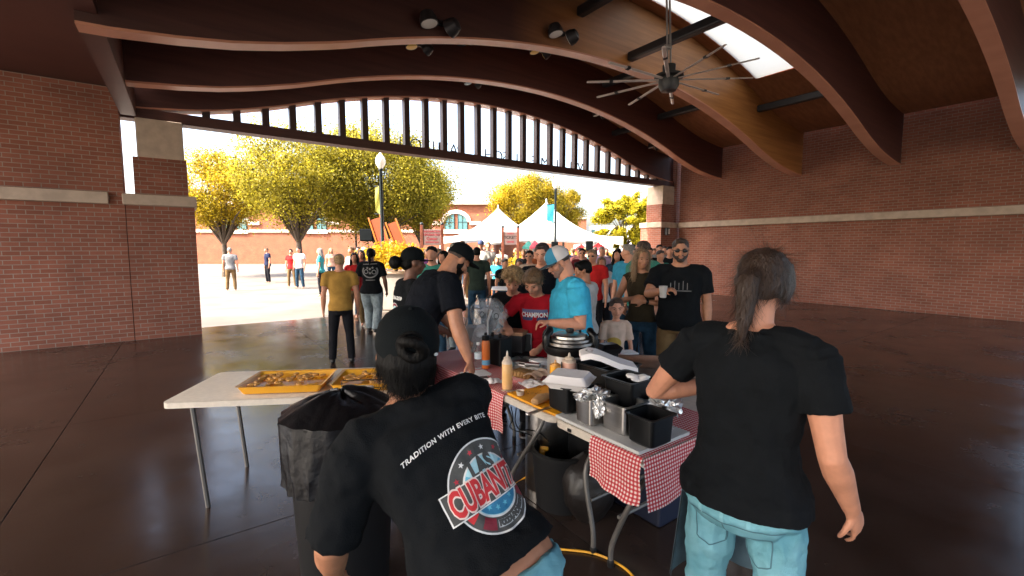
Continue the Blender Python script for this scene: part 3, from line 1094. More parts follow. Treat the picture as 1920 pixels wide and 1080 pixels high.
for px, py, d, lens, size, lab in (
        (822, 47, 4.6, LENSW, .95, 'twin floodlight with white lens at the top left on the nearest curved beam'),
        (1054, 66, 4.6, LENSW, .95, 'twin floodlight with white lens where the ceiling turns orange'),
        (785, 88, 2.9, LENSY, .8, 'amber lensed floodlight peeping under the middle beam, left one'),
        (1012, 98, 2.9, LENSY, .8, 'amber lensed floodlight peeping under the middle beam, near the fan'),
        (886, 156, .6, LENSB, .75, 'pale blue lensed floodlight under the far beam, near its top'),
        (1124, 216, .6, LENSW, .75, 'white floodlight under the far beam above the short slats'),
        (1226, 276, .6, LENSW, .75, 'white floodlight low on the far beam, rightmost one')):
    s, z = sd_at(px, py, d + .16)
    flood(s, z, d + .01, lens, size, lab, 1)

# big slow ceiling fan
s0, z0 = PUR[0]
hub = at(1254, 150, 6.6)
fan = thing('ceiling_fan', 'large dark ceiling fan with thin pale blades hanging from the roof steel', 'ceiling fan', hub, FROT)
BLADE = mat('fan_aluminium', (0.62, 0.52, 0.47), 0.35, metal=.2)
b = NB(); lathe(b, [(.0, -.16), (.10, -.15), (.14, -.08), (.14, .02), (.20, .03), (.20, .06), (.09, .08), (.09, .2), (.0, .2)], 24); obj('motor_hub', b, STEEL, fan, 40)
top = (s0 * 1.0)
b = NB()
zt = z0 - hub.z - .07
for q in (-.035, .035):
    tube(b, [(q, 0, .15), (q - .02, .05, zt)], .014, n=8)
box(b, (-.02, .05, zt - .03), (.22, .14, .08), bev=.02)
box(b, (-.01, .02, .45), (.12, .06, .05), bev=.01)
obj('down_rod', b, mat('grey_steel', (.35, .33, .32), .4, metal=.6), fan, 40)
for k in range(10):
    a = math.radians(180 - 4 + 36 * k) - FROT
    b = NB()
    R = Matrix.Rotation(a, 4, 'Z') @ Matrix.Rotation(math.radians(12), 4, 'X')
    rings = []
    for r, w in ((.14, .022), (.35, .024), (.40, .026), (1.10, .024), (1.14, .020)):
        rings.append([Vector((r, w * math.cos(t), .010 * math.sin(t))) for t in (2 * math.pi * i / 8 for i in range(8))])
    loft(b, rings)
    bmesh.ops.transform(b, matrix=R, verts=b.verts)
    bl = obj('blade', b, BLADE, fan, 40)
    b = NB(); box(b, (.80, 0, 0), (.05, .058, .026)); bmesh.ops.transform(b, matrix=R, verts=b.verts); obj('blade_clip', b, STEEL, bl)
# wall sconce on the pier
s, z = sd_at(1250, 434, .30)
t = thing('wall_lamp', 'small dark wall lamp with white panel on the right brick pier', 'wall lamp', W(s, .26, z), FROT)
b = NB(); box(b, (0, -.06, 0), (.16, .12, .28), bev=.015); obj('housing', b, STEEL, t)
b = NB(); box(b, (.03, -.126, 0), (.08, .012, .20), bev=.004); obj('panel', b, mat('white_plastic', (.75, .75, .72), .4), t)
s, z = sd_at(1218, 455, -.2)
# ---------------------------------------------------------------- trees
def leaf_mat(name, c1, c2):
    return mat(name, c1, 0.6, color2=c2, nscale=.6, transl=0.6, detail=6)
BARK = mat('bark', (0.09, 0.065, 0.045), 0.9, noise=.3, nscale=20, bump=.5, bscale=40)
LEAF_OLIVE = leaf_mat('olive_leaves', (0.29, 0.25, 0.022), (0.58, 0.48, 0.04))
LEAF_GOLD = leaf_mat('golden_leaves', (0.36, 0.28, 0.016), (0.68, 0.48, 0.022))
LEAF_LIME = leaf_mat('yellow_green_leaves', (0.46, 0.40, 0.016), (0.70, 0.58, 0.026))
LEAF_SHRUB = leaf_mat('yellow_shrub_leaves', (0.42, 0.28, 0.012), (0.62, 0.42, 0.02))
def leaves(bm_pts, size, rs):
    n = len(bm_pts)
    c = np.array(bm_pts)
    a = rs.normal(size=(n, 3)); a /= np.linalg.norm(a, axis=1)[:, None]
    b = rs.normal(size=(n, 3)); b -= a * (a * b).sum(1)[:, None]; b /= np.linalg.norm(b, axis=1)[:, None]
    sz = size * rs.uniform(.6, 1.3, (n, 1))
    v = np.stack([c - a * sz * .8, c + b * sz * .45, c + a * sz * .8, c - b * sz * .45], 1).reshape(-1, 3)
    f = np.arange(n * 4).reshape(n, 4)
    out = c - c.mean(0)
    return v, f
def fill_leaves(me, v, f, lm, nrm):
    me.from_pydata(v.tolist(), [], f.tolist())
    me.materials.append(lm)
    me.shade_smooth()
    me.normals_split_custom_set_from_vertices(np.repeat(nrm, 4, axis=0).tolist())
def tree(label, base, h, crown, leafm, nclump, nleaf, lsize, seed, trunk_h=None, trunk_r=.14, spiky=False, group='trees beyond the pavilion'):
    rs = np.random.RandomState(seed)
    t = thing('tree', label, 'tree', base, 0, group)
    rx, ry, rz, cz = crown
    b = NB()
    th = trunk_h or cz - rz * .3
    tube(b, [(0, 0, -.1), (.03, .02, th * .5), (0, .05, th), (.05, 0, cz + rz * .4)], [trunk_r * 1.3, trunk_r, trunk_r * .8, trunk_r * .25], n=9)
    pts = []
    nrms = []
    cl = []
    for i in range(nclump):
        d = rs.normal(size=3); d /= np.linalg.norm(d)
        rr = rs.uniform(.35, 1.0) ** .6
        p = np.array([d[0] * rx * rr, d[1] * ry * rr, cz + d[2] * rz * rr * (1 if d[2] > 0 else .85)])
        if spiky and d[2] > -.2:
            p[:2] *= 1.0; p[2] += rs.uniform(0, .25) * rz
        cl.append(p)
        r = rs.uniform(.20, .40) * min(rx, rz)
        q = rs.normal(size=(nleaf // nclump, 3)) * r * np.array([.55, .55, .42])
        if spiky:
            out = d * 1.0
            tt = rs.uniform(0, 1.2, (nleaf // nclump, 1))
            q = q * .45 + tt * out * r * 1.5
        pts.append(p + q)
        on = q * np.array([1, 1, 1.3]) / r + d * .5 + rs.normal(size=q.shape) * .40
        nrms.append(on / np.linalg.norm(on, axis=1)[:, None])
        if i % 3 == 0:
            m = Vector((p[0] * .45, p[1] * .45, th + (p[2] - th) * .55))
            tube(b, [(0, .03, th * .85), m, Vector(p)], [trunk_r * .5, trunk_r * .3, trunk_r * .08], n=6)
    obj('trunk', b, BARK, t, True)
    v, f = leaves(np.concatenate(pts), lsize, rs)
    me = bpy.data.meshes.new('crown')
    fill_leaves(me, v, f, leafm, np.concatenate(nrms))
    o = bpy.data.objects.new('crown', me)
    COL.objects.link(o); o.parent = t
    return t
p = onz(712, 480); B = at(712, 470, 27); tree('big olive and yellow tree behind the tall lamp post at left', (B.x, 27, 0), 8.6, (3.9, 3.4, 3.2, 5.3), LEAF_OLIVE, 240, 100000, .078, 3, 2.0, .17)
B = at(790, 470, 30); tree('yellowing tree between the lamp post and the brick building', (B.x, 30, 0), 7, (1.9, 2.0, 2.3, 4.8), LEAF_GOLD, 90, 32000, .078, 4, 2.2, .14)
B = at(988, 470, 40); tree('golden autumn tree rising behind the white tents', (B.x, 40, 0), 8, (3.0, 3, 2.6, 5.4), LEAF_GOLD, 140, 56000, .088, 5, 2.6, .16)
B = at(1056, 470, 42); tree('thin golden tree behind the right lamp post', (B.x, 42, 0), 7, (1.6, 1.8, 2.2, 5.0), LEAF_GOLD, 55, 16000, .088, 6, 2.4, .12)
B = at(1172, 470, 27); tree('small bright yellow tree beside the right brick pier', (B.x, 27, 0), 5, (1.5, 1.4, 1.2, 3.1), LEAF_LIME, 95, 52000, .075, 8, 1.8, .08, spiky=True)
B = at(560, 470, 24); tree('olive tree at the far left of the plaza', (B.x, 24, 0), 8, (3.0, 3.0, 2.6, 5.3), LEAF_OLIVE, 140, 50000, .075, 9, 2.3, .16)
B = at(420, 470, 27); tree('yellow tree seen beside the left brick pier', (B.x, 27, 0), 8, (2.6, 2.6, 2.4, 4.9), LEAF_GOLD, 90, 36000, .075, 12, 2.2, .15)

# shrubs in the planter
PLW = mat('planter_concrete', (.40, .35, .31), .85, noise=.1, nscale=4)
def shrub(label, px, py_top, Y, w, h, z0, seed, n=2600):
    rs = np.random.RandomState(seed)
    c = at(px, py_top, Y)
    t = thing('shrub', label, 'shrub', (c.x, Y, z0), 0, 'yellow shrubs round the plaza')
    pts = []
    for i in range(26):
        a = rs.uniform(0, 6.28); r = math.sqrt(rs.uniform(0, 1))
        x, y = r * w * .5 * math.cos(a), r * w * .4 * math.sin(a)
        zz = h * (1 - .35 * r * r)
        k = n // 26
        q = rs.normal(size=(k, 3)) * np.array([.11, .11, .0]) * w
        q[:, 2] = rs.uniform(.05, 1, k) ** .7 * zz
        pts.append(np.array([x, y, 0]) + q)
    v, f = leaves(np.concatenate(pts), .055, rs)
    me = bpy.data.meshes.new('leaves'); me.from_pydata(v.tolist(), [], f.tolist()); me.materials.append(LEAF_SHRUB)
    o = bpy.data.objects.new('leaves', me); COL.objects.link(o); o.parent = t
    b = NB()
    for i in range(5):
        a = i * 1.256
        tube(b, [(0, 0, 0), (.3 * w * math.cos(a), .25 * w * math.sin(a), h * .6)], [.02, .008], n=5)
    obj('stem', b, BARK, t)
pl = thing('planter', 'low pale concrete planter holding the yellow shrub at left', 'planter', (at(742, 480, 11.6).x, 11.6 + 1.2, 0))
b = NB(); box(b, (0, 0, .5), (1.9, 1.0, 1.0), bev=.03); obj('planter_wall', b, PLW, pl)
b = NB(); box(b, (0, 0, 1.02), (2.0, 1.1, .06), bev=.015); obj('coping', b, STONE, pl)
shrub('large yellow shrub in the planter behind the woman with a bun', 742, 460, 12.7, 1.5, .85, 1.05, 1, 4200)
shrub('yellow shrub behind the tickets sign posts', 982, 470, 17.5, 1.3, 1.6, 0, 2)
shrub('yellow shrub between the two black loudspeakers', 1082, 470, 19.5, 1.5, 1.65, 0, 3)
shrub('yellow shrub behind the man in the blue shirt at right', 1147, 470, 18, .95, 1.6, 0, 4)
shrub('yellow shrub left of the blue and white cap', 1012, 470, 18.5, .9, 1.5, 0, 5)

# ---------------------------------------------------------------- buildings
GLASS = mat('teal_window_glass', (0.10, 0.22, 0.23), 0.12, spec=.8)
CORN = mat('pale_cornice', (0.62, 0.52, 0.44), .7, noise=.08)
BRICK_O = brick_mat('orange_brick', (0.31, 0.085, 0.034), (0.25, 0.065, 0.028), (0.27, 0.16, 0.10))
FRAME = mat('dark_teal_frame', (.02, .05, .055), .5)
bl = thing('brick_building', 'long orange brick building with pale cornice and paired arched windows behind the trees', 'building', (-12, 50, 0))
xr = at(925, 400, 50).x + 12
x0 = -30
b = NB(); boxuv(b, ((x0 + xr) / 2, 5, 3.2), (xr - x0, 10, 6.4)); w = obj('wall', b, BRICK_O, bl)
b = NB(); box(b, ((x0 + xr) / 2, 4.9, 6.55), (xr - x0 + .5, 10.6, .32), bev=.04); obj('cornice', b, CORN, bl)
b = NB(); box(b, ((x0 + xr) / 2, -.06, 3.55), (xr - x0 + .1, .14, .28)); obj('stone_course', b, CORN, bl)
def arched(px, pyc):
    c = at(px, pyc, 49.9)
    cx, cz = c.x + 12, c.z
    R_ = 1.22
    b = NB()
    ring = []
    for lay in (0, .16):
        rin, rout = [], []
        for i in range(17):
            a = math.pi * i / 16
            rin.append(Vector((cx + R_ * math.cos(a), -lay, cz + .1 + R_ * .75 * math.sin(a)))); rout.append(Vector((cx + (R_ + .42) * math.cos(a), -lay, cz + .1 + (R_ * .75 + .42) * math.sin(a))))
        ring.append((rin, rout))
    for i in range(16):
        b.faces.new([b.verts.new(q) for q in (ring[1][0][i], ring[1][0][i + 1], ring[1][1][i + 1], ring[1][1][i])])
        b.faces.new([b.verts.new(q) for q in (ring[1][1][i], ring[1][1][i + 1], ring[0][1][i + 1], ring[0][1][i])])
        b.faces.new([b.verts.new(q) for q in (ring[1][0][i], ring[1][0][i + 1], ring[0][0][i + 1], ring[0][0][i])])
    obj('arch_surround', b, CORN, bl)
    for sg in (-1, 1):
        b = NB()
        pts = [Vector((cx + sg * .20, -.05, cz - .95)), Vector((cx + sg * R_, -.05, cz - .95))]
        for i in range(9):
            a = math.acos(1) + i / 8 * math.acos(.20 / R_)
            pts.append(Vector((cx + sg * R_ * math.cos(a), -.05, cz + .1 + R_ * .75 * math.sin(a))))
        b.faces.new([b.verts.new(q) for q in pts])
        wn = obj('window', b, GLASS, bl)
        b = NB()
        tube(b, pts + [pts[0]], .05, n=4)
        xm = cx + sg * .7
        tube(b, [(xm, -.06, cz - .95), (xm, -.06, cz + .8)], .035, n=4)
        tube(b, [(cx + sg * .2, -.06, cz + .1), (cx + sg * R_, -.06, cz + .1)], .035, n=4)
        obj('frame', b, FRAME, wn)
    b = NB(); box(b, (cx - 2.0, -.08, cz - .02), (1.1, .18, .38)); box(b, (cx + 2.1, -.08, cz - .02), (1.2, .18, .38)); box(b, (cx, -.08, cz - 1.05), (2.8, .2, .2)); obj('stone_course', b, CORN, bl)
arched(855, 418)
arched(590, 418)
arched(440, 418)
b = NB(); box(b, (xr - 1.2, 3, 6.85), (.8, .8, .35)); box(b, (xr - 3.6, 4, 6.9), (1.3, .8, .3)); obj('roof_unit', b, CORN, bl)
bl2 = thing('brick_building', 'lower red brick block seen right of the tents with a pale wall beside it', 'building', (at(1078, 420, 60).x, 60, 0))
b = NB(); boxuv(b, (-6, 4, 2.75), (15, 8, 5.5)); obj('wall', b, BRICK_O, bl2)
b = NB(); box(b, (-6, 4, 5.6), (15.3, 8.3, .25)); obj('cornice', b, CORN, bl2)
b = NB(); box(b, (6, 6, 2.35), (9, 8, 4.7)); w2 = obj('pale_wall', b, mat('white_render', (.72, .7, .68), .8), bl2)
for i in range(3):
    b = NB(); box(b, (2.8 + i * 1.3, 1.97, 3.9), (.5, .1, .55)); obj('window', b, GLASS, bl2)

# ---------------------------------------------------------------- white event tents
CANVAS = mat('white_canvas', (0.82, 0.80, 0.77), .7, transl=.3)
POLEW = mat('white_pole', (.7, .68, .66), .4)
def tent(label, px, Y, half, eave, peak, rot=0.0, m=CANVAS, grp='white peaked tents'):
    c = at(px, 440, Y)
    t = thing('tent', label, 'tent', (c.x, Y, 0), rot, grp)
    b = NB()
    N = 24
    def zf(x, y):
        r = max(abs(x), abs(y)) * .55 + .45 * min(1, math.hypot(x, y))
        return eave + (peak - eave) * max(0, 1 - r) ** 1.75
    def f(u, v):
        x, y = u * 2 - 1, v * 2 - 1
        return Vector((x * half, y * half, zf(x, y)))
    uvgrid(b, N, N, f, lambda u, v: (u, v))
    # valance with arched lower edge
    for sx in range(4):
        pr = None
        for i in range(17):
            u = i / 16
            q = {0: (u, 0), 1: (1, u), 2: (1 - u, 1), 3: (0, 1 - u)}[sx]
            top = f(*q)
            dn = top - Vector((0, 0, .14 + .28 * (abs(u - .5) * 2) ** 2))
            cur = (b.verts.new(top), b.verts.new(dn))
            if pr:
                b.faces.new((pr[0], cur[0], cur[1], pr[1]))
            pr = cur
    obj('canopy', b, m, t, True)
    b = NB(); tube(b, [(0, 0, peak - .05), (0, 0, peak + .18)], [.05, .02], n=8); obj('finial', b, POLEW, t)
    for sx in (-1, 1):
        for sy in (-1, 1):
            b = NB(); tube(b, [(sx * half * .97, sy * half * .97, 0), (sx * half * .97, sy * half * .97, eave)], .05, n=8); obj('leg', b, POLEW, t)
tent('left white peaked tent behind the tickets sign', 934, 27, 3.05, 2.3, 4.05)
tent('right and taller white peaked tent behind the lamp post with a blue banner', 1024, 25, 3.4, 2.25, 4.2)
tent('far white canopy low beside the yellow tree at right', 1150, 34, 2.6, 1.95, 2.3)
def canopy(label, px, py, Y, half, col, name):
    c = at(px, py, Y)
    t = thing('market_umbrella', label, 'umbrella', (c.x, Y, 0), 0, 'bright umbrellas at the plaza stalls')
    b = NB(); lathe(b, [(.02, c.z), (half * .5, c.z - .13), (half, c.z - .32), (half * .98, c.z - .42)], 8, cap=False); obj('canopy', b, mat(name, col, .7, transl=.25), t)
    b = NB(); tube(b, [(0, 0, 0), (0, 0, c.z)], .025, n=6); obj('pole', b, POLEW, t)
canopy('red stall umbrella right of the right loudspeaker', 1122, 455, 22, .42, (.62, .03, .04), 'red_canvas')
canopy('teal umbrella behind the man in the dark shirt', 991, 452, 24, .33, (.08, .38, .36), 'teal_canvas')
canopy('small pink umbrella beside the teal one', 1003, 451, 23, .28, (.62, .10, .16), 'pink_canvas')
canopy('lilac umbrella under the red one', 1127, 466, 19, .38, (.50, .30, .52), 'lilac_canvas')
canopy('red umbrella left of the right loudspeaker', 1090, 458, 23, .4, (.58, .06, .06), 'red_canvas2')

# ---------------------------------------------------------------- lamp posts
LPM = mat('lamp_post_paint', (.007, .016, .020), .45)
GLOBE = mat('lamp_globe', (.85, .83, .78), .3, transl=.4)
def lamp(label, px, pyt, Y, k=1.0, banner=None, side=-1):
    top = at(px, pyt, Y)
    h = top.z
    t = thing('street_lamp', label, 'street lamp', (top.x, Y, 0), 0, 'acorn street lamps round the plaza')
    b = NB(); lathe(b, [(.16, 0), (.16, .25), (.11, .4), (.07, .7), (.062, 1.6), (.075, 1.62), (.055, 1.7), (.045, h - .5), (.07, h - .46), (.06, h - .42)], 14); obj('post', b, LPM, t, 40)
    b = NB(); lathe(b, [(.07, h - .42), (.135, h - .30), (.15, h - .20), (.12, h - .10), (.05, h - .02), (.02, h + .03), (.0, h + .06)], 14); obj('globe', b, GLOBE, t, True)
    if banner:
        z0, z1, col, nm, w = banner
        b = NB()
        uvgrid(b, 6, 10, lambda u, v: Vector((side * (.06 + u * w), .02 * math.sin(v * 5 + u * 3), z0 + (z1 - z0) * v + .08 * u * (1 - v))), lambda u, v: (u, v)); obj('banner', b, mat(nm, col, .7, transl=.3), t, True)
        b = NB(); tube(b, [(0, 0, z1), (side * (w + .1), 0, z1)], .015, n=6); obj('banner_arm', b, LPM, t)
        b = NB(); tube(b, [(0, 0, z0), (side * (w + .1), 0, z0)], .015, n=6); obj('banner_arm', b, LPM, t)
lamp('tall dark lamp post with white acorn globe in front of the olive tree', 713, 288, 13.5, banner=(2.7, 3.5, (.55, .52, .10), 'yellow_banner', .12))
lamp('distant lamp post with blue banner at the left edge', 665, 364, 27, banner=(2.9, 3.9, (.05, .40, .55), 'blue_banner', .42), side=1)
lamp('dark lamp post with blue banner in front of the right tent', 1042, 334, 19, banner=(2.75, 3.5, (.05, .42, .62), 'cyan_banner', .30))

# ---------------------------------------------------------------- wooden post signs
SIGNP = mat('sign_panel', (.20, .135, .13), .7, spec=.2)
POSTW = mat('red_brown_post', (.17, .045, .022), .6, noise=.2)
def sign(label, px, py, Y, w, h, lines, twist=0):
    c = at(px, py, Y)
    t = thing('post_sign', label, 'sign', (c.x, Y, 0), math.radians(twist), 'wooden post signs')
    b = NB(); box(b, (0, 0, c.z), (w, .06, h), bev=.01); pn = obj('panel', b, SIGNP, t)
    for q in (-1, 1):
        b = NB(); box(b, (q * (w / 2 + .03), 0, (c.z + h / 2 + .14) / 2), (.09, .09, c.z + h / 2 + .14), bev=.01); po = obj('post', b, POSTW, t)
        b = NB(); ball(b, (q * (w / 2 + .03), 0, c.z + h / 2 + .17), .055, sub=2); obj('finial', b, LPM, po, True)
    for txt, dz, sz, m in lines:
        b = text_bm(txt, sz, bold=.004)
        bmesh.ops.transform(b, matrix=Matrix.Translation((0, -.034, c.z + dz)) @ Matrix.Rotation(math.pi / 2, 4, 'X'), verts=b.verts)
        obj('lettering', b, m, pn, flip=False)
INK = mat('sign_ink', (.03, .022, .02), .7)
INKR = mat('sign_red_ink', (.26, .035, .045), .7)
sign('wooden sign reading TICKETS on two red brown posts', 957, 447, 15.5, .46, .44, [('TICKETS', .03, .135, INK), ('CENTER', -.12, .07, INKR), ('TICKETS', .16, .06, INKR)])
sign('pink information center sign between the trees and the tents', 810, 445, 14.5, .58, .50, [('INFORMATION', .08, .085, INKR), ('INFORMATION', .18, .075, INKR), ('Center', -.045, .12, INKR), ('INFORMATION', -.155, .06, INKR)], 6)

# ---------------------------------------------------------------- orange game boards leaning up, loudspeakers
OR = mat('orange_paint', (.50, .13, .010), .5)
def board(label, px, Y, hgt, w, lean, spots):
    c = at(px, 470, Y)
    t = thing('game_board', label, 'game board', (c.x, Y, 0), 0, 'orange game boards leaning on frames')
    R = Matrix.Rotation(math.radians(lean), 4, 'Y')
    for q in (-1, 1):
        b = NB(); box(b, (q * w / 2, 0, hgt / 2), (.05, .06, hgt), bev=.008); bmesh.ops.transform(b, matrix=R, verts=b.verts); obj('rail', b, OR, t)
    b = NB(); box(b, (0, .02, hgt * .52), (w - .06, .03, hgt * .9)); bmesh.ops.transform(b, matrix=R, verts=b.verts); pn = obj('panel', b, mat('deep_orange', (.26, .05, .008), .6), t)
    b = NB(); tube(b, [R @ Vector((0, .05, hgt * .8)), (.55, .5, 0)], .025, n=6); obj('strut', b, OR, t)
    for (x, z, r, m) in spots:
        b = NB(); lathe(b, [(r, 0), (r, .02)], 14)
        bmesh.ops.transform(b, matrix=R @ Matrix.Translation((x, .0, z)) @ Matrix.Rotation(math.pi / 2, 4, 'X'), verts=b.verts); obj('spot', b, m, pn)
RED = mat('red_spot', (.60, .03, .02), .5); YEL = mat('yellow_spot', (.75, .50, .03), .5)
board('left orange game board with yellow spots', 750, 15.5, 2.9, .40, -17, [(0, 1.75, .11, YEL), (.02, 1.45, .10, YEL), (-.02, 2.1, .07, RED)])
board('right orange game board with red spots', 790, 15.2, 2.8, .36, -21, [(0, 1.85, .10, RED), (.0, 1.5, .11, RED)])
SPK = mat('speaker_black', (.004, .005, .006), .9, spec=.1)
def speaker(label, px, py, Y, w, h):
    c = at(px, py, Y)
    t = thing('loudspeaker', label, 'loudspeaker', (c.x, Y, 0), 0, 'black loudspeakers on stands')
    b = NB(); box(b, (0, 0, c.z), (w, w * .9, h), bev=.03); cb = obj('cabinet', b, SPK, t)
    b = NB(); box(b, (0, -w * .46, c.z), (w * .86, .02, h * .88), bev=.006); obj('grille', b, mat('speaker_grille', (.006, .008, .009), .95, spec=.1), cb)
    b = NB(); tube(b, [(0, 0, .5), (0, 0, c.z - h / 2)], .02, n=8)
    obj('stand_pole', b, STEEL, t)
    for k in range(3):
        a = k * 2.094 + .4
        b = NB(); tube(b, [(0, 0, .75), (.4 * math.cos(a), .4 * math.sin(a), 0)], .014, n=6); obj('leg', b, STEEL, t)
speaker('black loudspeaker on a stand above the blue and white cap', 1040, 462, 16, .23, .34)
speaker('black loudspeaker on a stand by the yellow shrub', 1105, 461, 16.5, .24, .36)
speaker('wide black loudspeaker left of the tall lamp post', 690, 441, 17, .50, .45)
# plaza tables and chairs
WTOP = mat('white_table_top', (.75, .72, .68), .5)
for i, (px, Y, lab) in enumerate(((955, 11.0, 'round white cafe table where two people sit on the plaza'), (915, 12.0, 'tall small white cafe table behind the bearded man'))):
    c = at(px, 500, Y)
    t = thing('cafe_table', lab, 'table', (c.x, Y, 0), 0, 'white cafe tables on the plaza')
    hgt = 1.0 if i else .74
    r = .36 if i else .5
    b = NB(); lathe(b, [(r, hgt - .03), (r, hgt), (.0, hgt)], 24); obj('table_top', b, WTOP, t)
    b = NB(); tube(b, [(0, 0, 0), (0, 0, hgt - .03)], .03, n=8); lathe(b, [(.28, 0), (.26, .03), (.03, .05)], 16); obj('pedestal', b, STEEL, t)
def chair(label, x, y, rz):
    t = thing('folding_chair', label, 'chair', (x, y, 0), rz, 'black folding chairs on the plaza')
    b = NB(); box(b, (0, 0, .45), (.42, .42, .03), bev=.01); obj('seat', b, STEEL, t)
    b = NB(); box(b, (0, -.22, .78), (.42, .03, .22), bev=.01); obj('backrest', b, STEEL, t)
    for sx in (-1, 1):
        b = NB(); tube(b, [(sx * .2, -.25, .88), (sx * .2, .22, 0)], .012, n=6); obj('leg', b, STEEL, t)
        b = NB(); tube(b, [(sx * .19, .1, .45), (sx * .19, -.26, 0)], .012, n=6); obj('leg', b, STEEL, t)
c = at(955, 500, 11.0)
chair('black folding chair behind the cafe table, left of its sitter', c.x - .45, 11.7, math.radians(200))
chair('black folding chair behind the cafe table, right side', c.x + .42, 11.6, math.radians(150))
c = at(893, 500, 9.5)
chair('black folding chair behind the bearded man', c.x, 9.6, math.radians(60))
# ---------------------------------------------------------------- serving tables
PLAST = mat('cream_table_plastic', (0.62, 0.55, 0.46), 0.45, noise=.06, nscale=30, bump=.08, bscale=250)
LEGM = mat('grey_table_steel', (.16, .15, .14), .42, metal=.5)
GING = gingham_mat('red_gingham', .0185)
BLKP = mat('black_plastic', (.0042, .0045, .005), .36, spec=.3)
BLKM = mat('black_matt_plastic', (.008, .008, .0088), .55, spec=.3)
STL = mat('brushed_steel', (.46, .44, .42), .28, metal=1.0, noise=.06, nscale=5, stretch=(1, 1, 20))
FOIL = mat('foil', (.88, .87, .85), .36, metal=1.0)
FOAM = mat('white_foam', (.80, .76, .74), .6)
PAPER = mat('white_paper', (.78, .76, .75), .8)
CLEAR = mat('clear_plastic', (.9, .92, .92), .12, trans=.95, ior=1.2)
def table(label, s0, s1, w0, w1, z=.74, legs=()):
    t = thing('folding_table', label, 'table', T((s0 + s1) / 2, (w0 + w1) / 2, 0), TROT, 'white folding tables of the stall')
    hx, hy = (s1 - s0) / 2, (w1 - w0) / 2
    b = NB()
    loft(b, [rrect(0, 0, z - .045, hx - .01, hy - .01, .05), rrect(0, 0, z - .04, hx, hy, .06), rrect(0, 0, z - .008, hx, hy, .06), rrect(0, 0, z, hx - .008, hy - .008, .055)])
    obj('table_top', b, PLAST, t, 40)
    for lx, sg in legs:
        for q in (-1, 1):
            b = NB()
            y = q * (hy - .12)
            tube(b, smooth_path([(lx, y * .75, z - .05), (lx, y * .8, z - .16), (lx - sg * .05, y, z - .30), (lx - sg * .26, y, .14), (lx - sg * .28, y, .0)], 6), .0145, n=10)
            lg = obj('leg', b, LEGM, t, 50)
            b = NB(); lathe(b, [(.017, 0), (.019, .03), (.016, .04)], 10, c=(lx - sg * .28, y, 0)); obj('foot_cap', b, BLKM, lg)
        b = NB(); tube(b, [(lx - sg * .2, -(hy - .12), .30), (lx - sg * .2, hy - .12, .30)], .011, n=8); obj('crossbar', b, LEGM, t)
    return t
table('white folding table under the orange cutting board and squeeze bottle', -.65, 1.178, 0, .76, legs=((.62, 1), (-.62, -1)))
table('white folding table with the pans at the near right end', 1.186, 1.80, 0, 1.35, legs=((-.18, -.3), (.20, .6)))
table('white folding table at the customer side carrying the trays', -.2, 1.15, .80, 1.42, z=.72, legs=((.5, 1), (-.5, -1)))
def drape(name, label, s0, s1, w1, drop, group, z=.744, seed=1, end=False, dropend=.3):
    """gingham cloth lying on a table top and hanging over its front edge"""
    t = None
    b = NB()
    rs = random.Random(seed)
    ph = rs.uniform(0, 6)
    ln = s1 - s0
    def f(u, v):
        s = s0 + ln * u
        d = v * (w1 + drop)
        if d <= drop:
            k = 1 - d / drop
            wv = .020 * math.sin(s * 21 + ph + 1.5 * math.sin(s * 6)) * k * k + .007 * math.sin(s * 41 + ph) * k
            return T(s + .01 * math.sin(d * 30) * k, -.008 - .02 * k + wv - .004, z - (drop - d) + .006 * math.sin(s * 9 + ph) * k)
        return T(s, d - drop - .008, z + .0012 * math.sin(s * 50) * math.sin(d * 40))
    uvgrid(b, max(20, int(ln * 50)), int((w1 + drop) * 50), f, lambda u, v: (u * ln, v * (w1 + drop)))
    if end:
        def g(u, v):
            w = u * (w1 - .0)
            k = 1 - v
            return T(s1 + .008 + .02 * k + .01 * math.sin(w * 15) * k, w - .01 + .02 * k, z - (1 - v) * dropend)
        uvgrid(b, 30, 20, g, lambda u, v: (u * w1, v * dropend))
    o = obj(name, b, GING, None, True)
    tag(o, label, 'tablecloth', group)
    return o
drape('tablecloth', 'red gingham cloth under the squeeze bottle and white papers', -.66, .705, .775, .26, 'red gingham tablecloths')
drape('tablecloth', 'red gingham cloth hanging below the black pans at the near right', 1.49, 1.812, .75, .215, 'red gingham tablecloths', z=.7455, seed=4, end=True, dropend=.25)
b = NB(); box(b, (0, 0, 0), (.475, .36, .016), bev=.004)
o = obj('cutting_board', b, mat('orange_board', (.80, .34, .006), .5, noise=.06, nscale=10), None, loc=T(.955, .19, .7545), rotz=TROT); tag(o, 'orange plastic cutting board at the table edge under the bread roll', 'cutting board', 'cutting boards')
b = NB(); box(b, (0, 0, 0), (.585, .40, .018), bev=.004)
o = obj('cutting_board', b, mat('white_board', (.56, .56, .54), .5, noise=.05, nscale=10), None, loc=T(1.492, .205, .7555), rotz=TROT); tag(o, 'white cutting board under the steel and black pans', 'cutting board', 'cutting boards')

